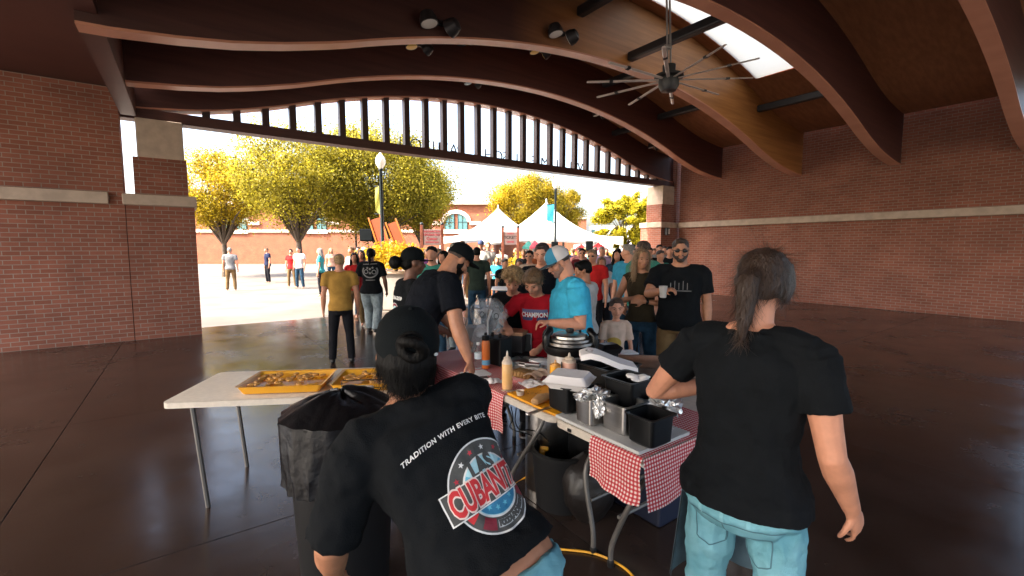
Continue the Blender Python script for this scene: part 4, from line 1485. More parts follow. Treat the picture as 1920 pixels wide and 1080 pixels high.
# ---------------------------------------------------------------- pans
def pan(label, base, lx, ly, h, m, group, rot=TROT, taper=.93, lip=.012, wall=.004, fill=None):
    t = thing('food_pan', label, 'pan', base, rot, group)
    b = NB()
    hx, hy = lx / 2, ly / 2
    r = .022
    loft(b, [rrect(0, 0, 0, hx * taper - .012, hy * taper - .012, r), rrect(0, 0, .012, hx * taper, hy * taper, r), rrect(0, 0, h - .012, hx, hy, r), rrect(0, 0, h - .006, hx + lip, hy + lip, r),
             rrect(0, 0, h, hx + lip, hy + lip, r), rrect(0, 0, h - .001, hx - wall, hy - wall, r), rrect(0, 0, .02, hx * taper - wall, hy * taper - wall, r)])
    obj('pan_body', b, m, t, 35)
    if fill:
        b = NB()
        rs = random.Random(len(label))
        for i in range(26):
            ball(b, (rs.uniform(-hx * .75, hx * .75), rs.uniform(-hy * .75, hy * .75), fill[0] + rs.uniform(-.01, .012)), (rs.uniform(.015, .035), rs.uniform(.015, .03), .012), RZ(rs.uniform(0, 180)), 1)
        loft(b, [rrect(0, 0, fill[0] - .012, hx * .9, hy * .9, r), rrect(0, 0, fill[0] - .006, hx * .9, hy * .9, r)])
        obj('filling', b, fill[1], t, True)
    return t
BLKPAN = 'black deep pans'
STLPAN = 'steel deep pans'
zb = .765
STLB = mat('satin_steel', (.66, .64, .62), .34, metal=.7, noise=.05, nscale=5)
c = onz(1049, 772, zb); pan('black deep pan standing on the orange board under the closed foam box', (c.x + .05, c.y + .05, zb), .175, .165, .155, BLKP, BLKPAN)
c = onz(1099, 798, zb); pan('steel deep pan lined with crumpled foil', (c.x + .05, c.y + .06, zb), .13, .17, .15, STL, STLPAN)
c = onz(1152, 814, zb); pan('steel deep pan with a bright rim between the foil pan and black pan', (c.x + .06, c.y + .06, zb), .165, .17, .155, STL, STLPAN)
c = onz(1209, 840, zb); pan('black deep pan nearest the camera above the hanging gingham cloth', (c.x + .045, c.y + .07, zb), .155, .17, .145, BLKP, BLKPAN)
c = at(1178, 761, 2.42); up = pan('black deep pan with white lining raised above the steel pans', (c.x, c.y, c.z), .20, .19, .165, BLKP, BLKPAN, lip=.014)
zu = c.z
b = NB()
for k in range(9):
    a = k * .7
    ball(b, (.03 + .04 * math.cos(a), .04 + .03 * math.sin(a), .16 + .008 * math.sin(a * 2)), (.035, .03, .012), RZ(k * 40), 1)
o = solid('napkin', b, PAPER, None, .006, 1, disp=.012, dscale=.03); o.location = c; o.rotation_euler.z = TROT; tag(o, 'white paper lining sticking out of the raised black pan', 'paper')
pan('black deep pan hidden under the raised pan', (c.x, c.y + .01, .74), .19, .18, zu - .742, BLKP, BLKPAN, taper=.92)
c = at(1122, 738, 2.95); big = pan('large black bin under the white slanting lid', (c.x + .06, c.y, .745), .30, .30, .20, BLKP, BLKPAN, taper=.95)
# crumpled foil
def foil(label, c, r, seed, n=7, flat=.7):
    rs = random.Random(seed)
    b = NB()
    bmesh.ops.create_icosphere(b, subdivisions=4, radius=1)
    from mathutils import noise as mn
    for v in b.verts:
        p = v.co.copy()
        d = 1 + .55 * (mn.cell(p * 3.1 + Vector((seed, 0, 0))) - .5) + .35 * mn.noise(p * 5 + Vector((0, seed, 0)))
        v.co = Vector((p.x * r * d, p.y * r * d, p.z * r * d * flat))
    o = obj('crumpled_foil', b, FOIL, None, loc=c)
    tag(o, label, 'foil', 'crumpled foil on the pans')
    return o
fp = onz(1099, 798, .765) + Vector((.05, .06, 0))
foil('crumpled foil filling the steel pan', fp + Vector((0, 0, .150)), .072, 1, flat=.48)
foil('foil flap hanging down the front of the steel pan', fp + Vector((.01, -.098, .115)), .030, 5, flat=1.7)
foil('small foil fold over the left rim of the steel pan', fp + Vector((-.075, -.045, .150)), .034, 8, flat=.6)
c = at(1243, 762, 2.35); foil('foil ball behind the nearest black pan', c, .085, 9, flat=.9)
c = at(1246, 800, 2.15); foil('foil scrap beside the nearest black pan at right', c, .040, 12, flat=.6)
c = at(1132, 744, 2.6)
b = NB(); ball(b, (0, 0, 0), (.05, .03, .018), RZ(20)); ball(b, (.03, .02, .006), (.03, .02, .014)); o = solid('food_packet', b, mat('pale_blue_packet', (.45, .62, .70), .3), None, .005, 1, disp=.01, dscale=.03); o.location = c
tag(o, 'shiny pale blue packet lying behind the foil pan', 'packet', 'small packets behind the pans')
b = NB(); ball(b, (0, 0, 0), (.03, .022, .014), RZ(50)); o = solid('food_packet', b, mat('pink_packet', (.55, .06, .16), .35), None, .004, 1, disp=.01, dscale=.03); o.location = at(1149, 753, 2.56)
tag(o, 'small magenta packet beside the pale blue packet', 'packet', 'small packets behind the pans')

# ---------------------------------------------------------------- foam boxes
t = thing('foam_box', 'closed white foam clamshell box resting on the black pan', 'box', at(1068, 724, 2.56), TROT + .55)
b = NB()
loft(b, [rrect(0, 0, 0, .10, .085, .02), rrect(0, 0, .035, .122, .108, .02), rrect(0, 0, .040, .134, .118, .02)])
obj('tray', b, FOAM, t, 30)
b = NB()
loft(b, [rrect(0, 0, .041, .134, .118, .02), rrect(0, 0, .047, .124, .108, .02), rrect(0, 0, .078, .100, .085, .02)])
obj('lid', b, FOAM, t, 30)
t = thing('foam_cover', 'long white lid slanting over the black bin beside the cooker', 'lid', at(1133, 676, 2.85), 0)
b = NB()
ln = [(-.155, .045), (-.10, .062), (-.04, .05), (.08, .0), (.20, -.035)]
rings = []
for (xx, zz), hw in zip(ln, (.05, .075, .085, .088, .07)):
    rings.append([Vector((xx, -hw, zz - .035)), Vector((xx, -hw * .86, zz)), Vector((xx, hw * .86, zz + .012)), Vector((xx, hw, zz - .02))])
loft(b, rings)
obj('lid_shell', b, FOAM, t, 30)
b = NB(); lathe(b, [(.024, 0), (.026, .004), (.018, .004), (.016, .001)], 16, c=(-.098, -.005, .064)); obj('vent', b, mat('grey_foam_vent', (.35, .32, .31), .7), t, 30)  # vent ring in a grey darker than the white lid

# ---------------------------------------------------------------- bottles
SAUCE = mat('orange_sauce', (.72, .36, .10), .35)
def squeeze(label, base, r, h, body_m, fill_m, fillh, grp='squeeze bottles'):
    t = thing('squeeze_bottle', label, 'bottle', base, 0, grp)
    b = NB(); lathe(b, [(r * .93, 0), (r, .01), (r, h * .66), (r * .97, h * .70)], 24); obj('bottle_body', b, fill_m, t, 40)
    b = NB(); lathe(b, [(r * 1.01, h * .55 + fillh), (r * 1.01, h * .70), (r * .8, h * .76), (r * .62, h * .765)], 24, cap=False); obj('bottle_shoulder', b, body_m, t, 40)
    b = NB(); lathe(b, [(r * .66, h * .765), (r * .66, h * .82), (r * .25, h * .86), (r * .13, h * .98), (r * .08, h)], 20); obj('nozzle_cap', b, body_m, t, 40)
MILK = mat('milky_plastic', (.80, .70, .58), .35, transl=.4)
squeeze('tall clear squeeze bottle of orange sauce at the table corner', onz(951, 731, .746) + Vector((0, .03, 0)), .036, .262, MILK, mat('sauce_in_bottle', (.78, .44, .16), .35, color2=(.82, .52, .24), nscale=14), .03)
squeeze('yellow mustard bottle behind the foam box', at(1041, 712, 2.95), .036, .135, SAUCE, mat('mustard', (.80, .36, .01), .4), 0.03)
squeeze('pale bottle of pink cream sauce beside the mustard', at(1067, 712, 2.98), .046, .185, MILK, mat('pink_sauce', (.68, .40, .30), .4), .02)
bs = onz(911, 690, .746)
t = thing('steel_flask', 'tall orange insulated flask with black lid in front of the black box', 'flask', bs, 0)
b = NB(); lathe(b, [(.031, 0), (.033, .008), (.033, .20), (.028, .225)], 24); obj('flask_body', b, mat('orange_enamel', (.60, .14, .02), .35), t, 40)
b = NB(); lathe(b, [(.029, .225), (.031, .23), (.031, .26), (.026, .265)], 20); lathe(b, [(.012, .265), (.012, .285), (.010, .287)], 12); obj('flask_lid', b, BLKP, t, 40)
b = NB(); lathe(b, [(.0336, .03), (.0336, .07)], 24, cap=False); obj('flask_label', b, mat('blue_label', (.12, .32, .50), .5), t)
bs = onz(897, 690, .746)
t = thing('water_bottle', 'clear plastic water bottle left of the orange flask', 'bottle', bs, 0)
b = NB(); lathe(b, [(.028, 0), (.031, .01), (.031, .06), (.028, .068), (.031, .076), (.031, .13), (.022, .165), (.013, .178), (.013, .19)], 20); obj('bottle_body', b, CLEAR, t, 50)
b = NB(); lathe(b, [(.0315, .078), (.0315, .125)], 20, cap=False); obj('bottle_label', b, mat('bottle_label_blue', (.62, .70, .74), .5), t)
b = NB(); lathe(b, [(.015, .188), (.015, .205), (.013, .207)], 16); obj('bottle_cap', b, PAPER, t)

# ---------------------------------------------------------------- papers, napkins, sandwiches
b = NB()
rs = random.Random(3)
for i in range(3):
    box(b, (0, 0, .001 + i * .0015), (.20, .15, .001), rot=.12 * i)
o = obj('paper_sheets', b, PAPER, None, loc=onz(892, 701, .748), rotz=.3); tag(o, 'loose white paper sheets under the hand of the bearded man', 'paper')
b = NB(); box(b, (0, 0, .005), (.075, .15, .009), bev=.003); o = obj('smartphone', b, BLKP, None, loc=onz(897, 711, .748), rotz=-1.2); tag(o, 'black phone lying at the edge of the white papers', 'phone')
def napkin(label, c, w, seed):
    b = NB()
    from mathutils import noise as mn
    def f(u, v):
        x, y = (u - .5) * w, (v - .5) * w * .8
        q = Vector((x * 22, y * 22, seed))
        return Vector((x, y, .004 + .025 * max(0, 1 - math.hypot(x, y) / (w * .55)) + .022 * abs(mn.noise(q))))
    uvgrid(b, 22, 22, f, lambda u, v: (u, v))
    o = obj('napkin', b, PAPER, None, loc=c, rotz=.5); tag(o, label, 'napkin', 'paper napkins on the gingham cloth')
napkin('crumpled white napkin left of the squeeze bottle', onz(921, 718, .746), .15, 2)
napkin('crumpled pinkish paper right of the foil tray', onz(1000, 722, .76), .17, 7)
t = thing('foil_tray', 'foil tray of sliced sandwiches right of the squeeze bottle', 'tray', onz(984, 714, .746) + Vector((0, .05, 0)), TROT + .3)
b = NB()
loft(b, [rrect(0, 0, 0, .10, .075, .02), rrect(0, 0, .028, .115, .09, .02), rrect(0, 0, .032, .125, .10, .02), rrect(0, 0, .030, .112, .087, .02), rrect(0, 0, .005, .097, .072, .02)])
obj('tray_body', b, FOIL, t, 30)
BREAD = mat('toasted_bread', (.40, .22, .07), .7, color2=(.26, .12, .035), nscale=18, bump=.3, bscale=80)
for i in range(6):
    b = NB(); box(b, (0, 0, 0), (.028, .12, .05), bev=.009); bmesh.ops.transform(b, matrix=Matrix.Translation((-.075 + i * .029, 0, .038)) @ Matrix.Rotation(.25 + .05 * i, 4, 'Y'), verts=b.verts); obj('sandwich', b, BREAD, t, 50)
b = NB()
uvgrid(b, 10, 10, lambda u, v: Vector(((u - .5) * .12 + .10, (v - .5) * .17, .04 + .03 * math.sin(u * 3) + .008 * math.sin(v * 14))), lambda u, v: (u, v)); obj('wax_paper', b, mat('wax_paper', (.66, .50, .38), .6, transl=.3), t, True)
ROLL = mat('bread_roll_crust', (.56, .31, .13), .6, color2=(.66, .40, .19), nscale=9, bump=.1)
b = NB(); tube(b, [(-.085, 0, 0), (-.07, 0, 0), (0, .004, .004), (.07, 0, 0), (.09, 0, 0)], [.012, .026, .032, .027, .012], n=14, ball_ends=True)
bmesh.ops.scale(b, vec=(1, 1.1, .8), verts=b.verts)
o = solid('bread_roll', b, ROLL, None, .006, 3, disp=.006, dscale=.05); o.location = onz(1015, 748, .785); o.rotation_euler.z = .9; tag(o, 'long tan bread roll on the orange cutting board', 'bread roll')
b = NB(); box(b, (0, 0, 0), (.15, .022, .002)); box(b, (-.12, 0, .003), (.10, .020, .014), bev=.004)
o = obj('knife', b, STL, None, loc=onz(1026, 765, .766), rotz=.75); tag(o, 'steel knife lying on the orange board beside the black pan', 'knife')

# ---------------------------------------------------------------- pressure cooker
ck = onz(1072, 722, .744) + Vector((0, .13, 0))
t = thing('pressure_cooker', 'large steel electric pressure cooker with black loop handles', 'cooker', ck, TROT + .7)
b = NB(); lathe(b, [(.155, 0), (.162, .012), (.162, .205)], 40); obj('pot_body', b, STLB, t, 40)
b = NB(); lathe(b, [(.150, .2), (.172, .203), (.190, .225), (.190, .262), (.178, .272), (.150, .272)], 40); obj('lid_ring', b, BLKP, t, 40)
b = NB(); lathe(b, [(.168, .272), (.168, .290), (.150, .297), (.150, .312), (.128, .318), (.126, .334), (.10, .345), (.05, .350), (.001, .351)], 40); obj('lid', b, STL, t, 30)
b = NB(); lathe(b, [(.026, .35), (.030, .36), (.028, .376), (.012, .38), (.001, .381)], 16); obj('valve_knob', b, BLKP, t, 40)
b = NB(); lathe(b, [(.01, .345), (.01, .365), (.004, .367)], 10, c=(.07, .02, 0)); obj('pressure_pin', b, BLKP, t, 40)
ca = -(TROT + .7)
for q, hgt in ((-1, .375), (1, .365)):
    b = NB()
    d = Vector((math.cos(ca) * q, math.sin(ca) * q, 0))
    e = Vector((-d.y, d.x, 0))
    P = [d * .165 + e * .055 + Vector((0, 0, .24)), d * .172 + e * .05 + Vector((0, 0, .32)), d * .150 + e * .03 + Vector((0, 0, hgt - .015)), d * .145 + Vector((0, 0, hgt)), d * .150 - e * .03 + Vector((0, 0, hgt - .015)), d * .172 - e * .05 + Vector((0, 0, .32)), d * .165 - e * .055 + Vector((0, 0, .24))]
    tube(b, smooth_path(P, 5), .021, n=10, flat=1.2)
    tube(b, [d * .15 + Vector((0, 0, .25)), d * .172 + Vector((0, 0, .33))], [.05, .03], n=10)
    obj('handle', b, BLKP, t, 60)
b = NB()
an = math.atan2(-1, -.25) + ca
for i in range(9):
    a = an + (i - 4) * .06
    pass
uvgrid(b, 8, 1, lambda u, v: Vector((.1635 * math.cos(an + (u - .5) * .5), .1635 * math.sin(an + (u - .5) * .5), .05 + .12 * v)), lambda u, v: (u, v)); obj('control_panel', b, BLKM, t)
b = NB(); uvgrid(b, 8, 1, lambda u, v: Vector((.1645 * math.cos(an + (u - .5) * .36), .1645 * math.sin(an + (u - .5) * .36), .115 + .045 * v)), lambda u, v: (u, v)); obj('display', b, mat('grey_display', (.25, .25, .25), .3), t)

# ---------------------------------------------------------------- boxes, bag, trays behind
c = onz(925, 688, .746)
t = thing('black_appliance', 'black box with a pale label behind the orange flask', 'box', c + Vector((.03, .12, 0)), TROT + .2)
b = NB(); box(b, (0, 0, .11), (.20, .14, .22), bev=.008); bx = obj('case', b, BLKM, t)
b = NB(); box(b, (.03, -.072, .06), (.09, .003, .03)); bmesh.ops.transform(b, matrix=Matrix.Rotation(math.pi/2, 4, 'Z'), verts=b.verts); obj('pale_label', b, mat('grey_label', (.42, .42, .42), .6), bx)
for q in (-.06, 0.03):
    b = NB(); lathe(b, [(.014, .22), (.014, .25), (.010, .254)], 12, c=(q, .0, 0)); obj('knob', b, BLKP, t, 40)
c = onz(968, 672, .746)
t = thing('card_reader_stand', 'open black case with a silver rim in front of the red shirted boy', 'case', c + Vector((0, .1, 0)), -.12)
b = NB()
for (x, z, w, h) in ((0, .005, .27, .01), (0, .185, .27, .012), (-.13, .095, .012, .18), (.13, .095, .012, .18)):
    box(b, (x, .03 + z * .25, z), (w, .012, h), bev=.002)
obj('silver_rim', b, mat('satin_grey', (.22, .22, .23), .35, metal=.5), t)
b = NB(); box(b, (0, 0, 0), (.255, .012, .18)); bmesh.ops.transform(b, matrix=Matrix.Translation((0, .055, .095)) @ Matrix.Rotation(-.25, 4, 'X'), verts=b.verts); obj('case_lid', b, BLKM, t)
b = NB(); box(b, (0, -.06, .02), (.27, .18, .035), bev=.006); obj('case_base', b, BLKM, t)
c = at(955, 655, 4.05)
t = thing('cardboard_carton', 'brown carton with a dark front where the red shirted boy rests his hand', 'box', (c.x + .02, c.y, .722), -.35)
b = NB(); box(b, (0, 0, .105), (.27, .20, .21), bev=.004); obj('carton_side', b, mat('dark_card', (.035, .032, .032), .7), t)
b = NB(); box(b, (0, 0, .225), (.285, .215, .03), bev=.004); obj('carton_lid', b, mat('brown_card', (.42, .22, .12), .8), t)
for i, (px, py, Y, lab) in enumerate(((990, 682, 3.75, 'shallow steel tray left of the pressure cooker'), (982, 694, 3.45, 'steel tray with a raised rim behind the sandwiches'))):
    c = onz(px, py, .75)
    t = thing('steel_tray', lab, 'tray', (c.x, c.y, .748), TROT + .35, 'steel trays on the stall')
    b = NB()
    loft(b, [rrect(0, 0, 0, .13, .09, .02), rrect(0, 0, .03, .145, .10, .02), rrect(0, 0, .033, .155, .11, .02), rrect(0, 0, .031, .141, .098, .02), rrect(0, 0, .006, .126, .088, .02)])
    obj('tray_body', b, STL, t, 30)
    b = NB(); box(b, (.07, .02, .05), (.12, .05, .03), rot=.3, bev=.008); obj('tongs', b, BLKM if i == 0 else STL, t)
# clear bag with two ring marks, standing on a grey carton
bc = at(915, 600, 3.95)
b = NB(); box(b, (0, 0, .11), (.17, .20, .22), bev=.004); o = obj('grey_carton', b, mat('grey_card', (.30, .29, .28), .7), None, loc=(at(893, 640, 4.15).x, 4.2, .722 + .03), rotz=.2); tag(o, 'plain grey carton inside the clear bag behind the arm', 'box')
BAGM = bpy.data.materials.new('clear_film')
BAGM.use_nodes = True
nb_ = BAGM.node_tree.nodes; lb_ = BAGM.node_tree.links
pr = nb_['Principled BSDF']; pr.inputs['Roughness'].default_value = .18; pr.inputs['Base Color'].default_value = (.93, .94, .94, 1)
tp = nb_.new('ShaderNodeBsdfTransparent'); mx = nb_.new('ShaderNodeMixShader'); lw = nb_.new('ShaderNodeTexNoise'); lw.inputs['Scale'].default_value = 9
rp = nb_.new('ShaderNodeMapRange'); rp.inputs[1].default_value = .35; rp.inputs[2].default_value = .75; rp.inputs[3].default_value = .08; rp.inputs[4].default_value = .42
tcb = nb_.new('ShaderNodeTexCoord'); lb_.new(tcb.outputs['Object'], lw.inputs['Vector'])
lb_.new(lw.outputs[0], rp.inputs[0]); lb_.new(rp.outputs[0], mx.inputs[0]); lb_.new(tp.outputs[0], mx.inputs[1]); lb_.new(pr.outputs[0], mx.inputs[2]); lb_.new(mx.outputs[0], nb_['Material Output'].inputs[0])
bt = thing('plastic_bag', 'clear plastic bag with two ring marks standing behind the orange flask', 'bag', (bc.x, 4.0, .745), .1)
b = NB()
from mathutils import noise as mnoise
rings = []
for k in range(18):
    z = .50 * k / 17
    hw = .145 + .02 * math.sin(k * .6) - (.05 * max(0, (k - 13) / 4) ** 2)
    hd = .12 - .05 * (k / 17) ** 2
    ring = []
    for q in rrect(0, 0, z, hw, hd, .06, 8):
        nn_ = mnoise.noise_vector(Vector((q.x * 9, q.y * 9, z * 9)))
        ring.append(q + nn_ * .022)
    rings.append(ring)
loft(b, rings, cap=False)
obj('bag_film', b, BAGM, bt, True)
for px, py in ((904, 590), (930.5, 593)):
    c = at(px, py, 3.84)
    b = NB()
    c2 = c - Vector((bc.x, 4.0, .745))
    c2 = RZ(-5.7) @ c2
    tube(b, [c2 + Vector((.019 * math.cos(a), 0, .024 * math.sin(a))) for a in (2 * math.pi * i / 20 for i in range(21))], .0035, n=5)
    obj('ring_mark', b, BLKM, bt)
b = NB()
tube(b, [(-.015, -.13, .12), (-.012, -.13, .22), (-.01, -.12, .33), (.02, -.10, .42)], [.022, .026, .030, .045], n=10, flat=.3); obj('folded_film', b, mat('white_film', (.85, .84, .82), .3, transl=.3), bt, True)

# griddle with dark lids on the customer table at right
t = thing('griddle', 'wide dark steel griddle with rolled edge behind the raised black pan', 'griddle', at(1195, 690, 3.3) + Vector((.08, 0, -.02)), -.12)
b = NB(); loft(b, [rrect(0, 0, 0, .30, .17, .02), rrect(0, 0, .05, .33, .19, .03), rrect(0, 0, .07, .34, .20, .03), rrect(0, 0, .06, .31, .18, .03)]); obj('griddle_plate', b, mat('used_steel', (.42, .33, .28), .28, metal=.9, noise=.4, nscale=6), t, 40)
b = NB(); box(b, (0, 0, -.08), (.60, .34, .155), bev=.01); obj('griddle_body', b, BLKM, t)
for q in (-.25, .25):
    b = NB(); box(b, (q, 0, -.40), (.05, .30, .50)); obj('griddle_leg', b, BLKM, t)
t = thing('black_takeout_box', 'black folded takeout container beside the right cooker handle', 'box', at(1140, 662, 3.45), .4)
b = NB(); loft(b, [rrect(0, 0, 0, .075, .055, .01), rrect(0, 0, .045, .095, .07, .01), rrect(0, 0, .075, .06, .04, .01)]); obj('container', b, BLKP, t, 30)
b = NB(); box(b, (0, 0, -.08), (.12, .10, .16)); obj('container_base', b, BLKM, t)
b = NB(); box(b, (0, 0, 0), (.24, .14, .012), bev=.003); o = obj('paper_sheets', b, PAPER, None, loc=at(1166, 662, 3.75), rotz=.2); tag(o, 'white paper stack on the griddle edge in front of the small boy', 'paper')
o.location.z = at(1190, 690, 3.3).z + .012

# ---------------------------------------------------------------- under the tables
t = thing('steel_pot', 'large shiny steel pot on the floor below the orange board', 'pot', (T(.66, .40, 0)), 0)
b = NB(); lathe(b, [(.15, 0), (.155, .01), (.155, .60), (.165, .605), (.16, .61), (.15, .60)], 32); obj('pot_body', b, STL, t, 40)
for q in (-1, 1):
    b = NB(); tube(b, smooth_path([(q * .155, -.05, .36), (q * .19, -.045, .365), (q * .19, .045, .365), (q * .155, .05, .36)], 5), .008, n=8); obj('handle', b, STL, t)
t = thing('round_tub', 'black round tub under the table beside the steel pot', 'tub', T(.90, .33, 0), 0)
b = NB(); lathe(b, [(.17, 0), (.20, .36), (.22, .365), (.22, .385), (.19, .385), (.17, .02)], 32); obj('tub_wall', b, BLKM, t, 40)
def bag(label, c, r, h, m, seed, rot=0.0, sc=(1, 1)):
    b = NB()
    rings = []
    for k in range(14):
        f = k / 13
        rr = r * (math.sin(math.pi * (f * .86 + .09)) ** .55) * (1 if f < .8 else 1 - (f - .8) * 2.6)
        ring = []
        for i in range(22):
            a = 2 * math.pi * i / 22
            nn_ = mnoise.noise(Vector((math.cos(a) * 2.2 + seed, math.sin(a) * 2.2, f * 4)))
            q = rr * (1 + .16 * nn_ + .06 * f * f * math.sin(a * 11 + 2 * nn_))
            ring.append(Vector((q * math.cos(a) * sc[0], q * math.sin(a) * sc[1], h * f)))
        rings.append(ring)
    loft(b, rings)
    o = obj('trash_bag', b, m, None, True, loc=c, rotz=rot)
    tag(o, label, 'bag', 'bags by the stall')
    return o
BAGK = mat('black_bag_film', (.006, .006, .007), .33, bump=.5, bscale=14, spec=.3)
bag('dark brown bag under the table beside its grey leg', T(1.12, .35, 0), .17, .42, mat('brown_bag', (.014, .011, .010), .4, bump=.4, bscale=14), 4)
tb = thing('trash_bin', 'tall black trash bin with a glossy liner left of the leaning person', 'bin', (-.82, 2.12, 0), .2)
b = NB(); lathe(b, [(.19, 0), (.20, .02), (.245, .88), (.262, .89), (.262, .925), (.235, .925), (.19, .05)], 36); obj('bin_body', b, BLKM, tb, 40)
b = NB()
rings = []
for k in range(16):
    f = k / 15
    ring = []
    for i in range(72):
        a = 2 * math.pi * i / 72
        nn_ = mnoise.noise(Vector((math.cos(a) * 2.5, math.sin(a) * 2.5, f * 3)))
        pl_ = math.sin(a * 19 + 3 * nn_) * .007 + nn_ * .016
        if f < .6:
            g = f / .6
            rr = .272 + pl_ * (1.3 - g); z = .62 + .31 * g + .03 * nn_ * (1 - g)
        else:
            g = (f - .6) / .4
            rr = .27 * (1 - g) + .02 * g + pl_ * (1 - g); z = .93 + .085 * math.sin(g * 1.57) + nn_ * .05 * g
        ring.append(Vector((rr * math.cos(a), rr * math.sin(a), z)))
    rings.append(ring)
loft(b, rings)
obj('bin_liner', b, BAGK, tb, True)
b = NB(); box(b, (0, 0, .19), (.40, .30, .38), bev=.02); o = obj('storage_tub', b, mat('navy_plastic', (.008, .012, .03), .5), None, loc=T(1.28, .75, 0), rotz=TROT); tag(o, 'navy blue tub under the pans table', 'tub', 'tubs under the tables')
b = NB(); box(b, (0, 0, .44), (.42, .31, .10), bev=.01); o = obj('storage_tub', b, mat('white_tub', (.55, .53, .5), .5), None, loc=T(1.28, .75, -.055), rotz=TROT); tag(o, 'white tray standing on the navy tub', 'tub', 'tubs under the tables')
CORDY = mat('yellow_cord', (.75, .36, .02), .45)
CORDK = mat('black_cord', (.01, .01, .01), .5)
def cord(label, pts, r, m, n=7):
    b = NB(); tube(b, smooth_path(pts, n), r, n=8)
    o = obj('extension_cord', b, m, None, True); tag(o, label, 'cord', 'cords on the floor')
    return o
def F(px, py, z=.008): return onz(px, py, z)
cord('yellow extension cord curving over the dark floor below the table leg', [F(900, 1030), F(980, 1025), F(1052, 1030), F(1110, 1037), F(1155, 1055), F(1188, 1082), F(1230, 1150)], .0065, CORDY)
cord('orange cord looping beside the right table leg', [F(1162, 930), F(1172, 926), F(1190, 933), F(1210, 950), F(1236, 985)], .0062, CORDY)
pA = at(1018, 852, 2.95); pB = F(985, 895)
cord('orange cord running up from the floor to the orange plug', [F(930, 930), pB, at(1008, 878, 3.02), at(1019, 862, 2.96), at(1018, 845, 2.95)], .0055, CORDY)
b = NB(); box(b, (0, 0, 0), (.04, .035, .075), bev=.01); box(b, (.015, 0, .04), (.06, .03, .03), bev=.01); o = obj('power_plug', b, CORDY, None, loc=at(1016, 852, 2.95)); tag(o, 'orange triple plug hanging below the table', 'plug')
cord('black cord hanging in loops under the orange board', [at(958, 762, 3.0), at(962, 785, 3.0), at(956, 800, 3.02), at(968, 808, 3.05), at(985, 812, 3.05), at(1005, 822, 3.05), at(1014, 838, 3.0)], .004, CORDK)
cord('second black cord crossing below the orange board', [at(968, 765, 3.05), at(966, 790, 3.05), at(975, 806, 3.0), at(992, 806, 3.0), at(1012, 812, 3.0), at(1030, 828, 3.0)], .004, CORDK)

# ---------------------------------------------------------------- left table with yellow trays
lt = thing('folding_table', 'white folding table with yellow trays at the left edge', 'table', (-1.44, 3.2, 0), .12, 'white folding tables of the stall')
b = NB()
loft(b, [rrect(0, 0, .70, .80, .36, .05), rrect(0, 0, .735, .80, .36, .05), rrect(0, 0, .74, .79, .35, .05)]); obj('table_top', b, PLAST, lt, 40)
for sx in (-1, 1):
    for sy in (-1, 1):
        b = NB(); tube(b, [(sx * .6, sy * .28, 0), (sx * .66, sy * .28, .7)], .015, n=8); obj('leg', b, LEGM, lt)
b = NB()
def fcl(u, v):
    x = .78 - u * .14
    d = v * 1.1
    if d < .2:
        return Vector((x, -.37 - .01, .742 - (.2 - d)))
    if d > .9:
        return Vector((x, .37 + .004, .742 - (d - .9)))
    return Vector((x, -.37 + (d - .2) * .74 / .7, .743))
uvgrid(b, 8, 60, fcl, lambda u, v: (u * .14, v * 1.1))
uvgrid(b, 20, 12, lambda u, v: Vector((.802 + .015 * math.sin(u * 14) * (1 - v), -.37 + .74 * u, .743 - .26 * (1 - v))), lambda u, v: (u * .74, v * .26))
o = obj('tablecloth', b, GING, None, True, loc=(-1.44, 3.2, .002), rotz=.12); tag(o, 'red gingham cloth on the end of the left table', 'tablecloth', 'red gingham tablecloths')
YT = mat('amber_tray', (.72, .34, .015), .35)
for i, (x, y, lab) in enumerate(((.47, -.12, 'amber plastic tray of food at the right end of the left table'), (-.12, -.10, 'amber plastic tray in the middle of the left table'))):
    t = thing('food_tray', lab, 'tray', Matrix.Translation((-1.44, 3.2, .748)) @ Matrix.Rotation(.12, 4, 'Z') @ Vector((x, y, 0)), .12, 'amber trays on the left table')
    b = NB()
    loft(b, [rrect(0, 0, 0, .24, .17, .02), rrect(0, 0, .05, .265, .19, .02), rrect(0, 0, .055, .275, .20, .02), rrect(0, 0, .05, .258, .184, .02), rrect(0, 0, .008, .236, .165, .02)]); obj('tray_body', b, YT, t, 30)
    b = NB()
    rs = random.Random(i)
    for k in range(40):
        ball(b, (rs.uniform(-.2, .2), rs.uniform(-.13, .13), .035 + rs.uniform(0, .02)), (.03, .02, .012), RZ(rs.uniform(0, 180)), 1)
    obj('food_pieces', b, mat('fried_food', (.55, .26, .05), .6, noise=.3, nscale=20), t, True, kind='stuff')
t = thing('wire_rack', 'black wire rack holding a grey foil dish in front of the amber tray', 'rack', at(690, 742, 2.7), .1)
b = NB()
for k in range(7):
    tube(b, [(-.18 + k * .06, -.1, .02), (-.18 + k * .06, .1, .02)], .003, n=5)
for q in (-.1, .1):
    tube(b, [(-.18, q, .02), (.18, q, .02)], .003, n=5); tube(b, [(-.18, q, .07), (.18, q, .07)], .003, n=5)
for x in (-.18, .18):
    for q in (-.1, .1):
        tube(b, [(x, q, -.32), (x, q, .07)], .003, n=5)
obj('rack_wires', b, BLKM, t)
b = NB(); loft(b, [rrect(0, 0, 0, .08, .06, .02), rrect(0, 0, .035, .10, .08, .02), rrect(0, 0, .05, .07, .05, .02)]); o = obj('foil_dish', b, FOIL, None, 30, loc=at(668, 748, 2.7) + Vector((0, 0, .02)), rotz=.2); tag(o, 'grey covered foil dish on the wire rack', 'dish')
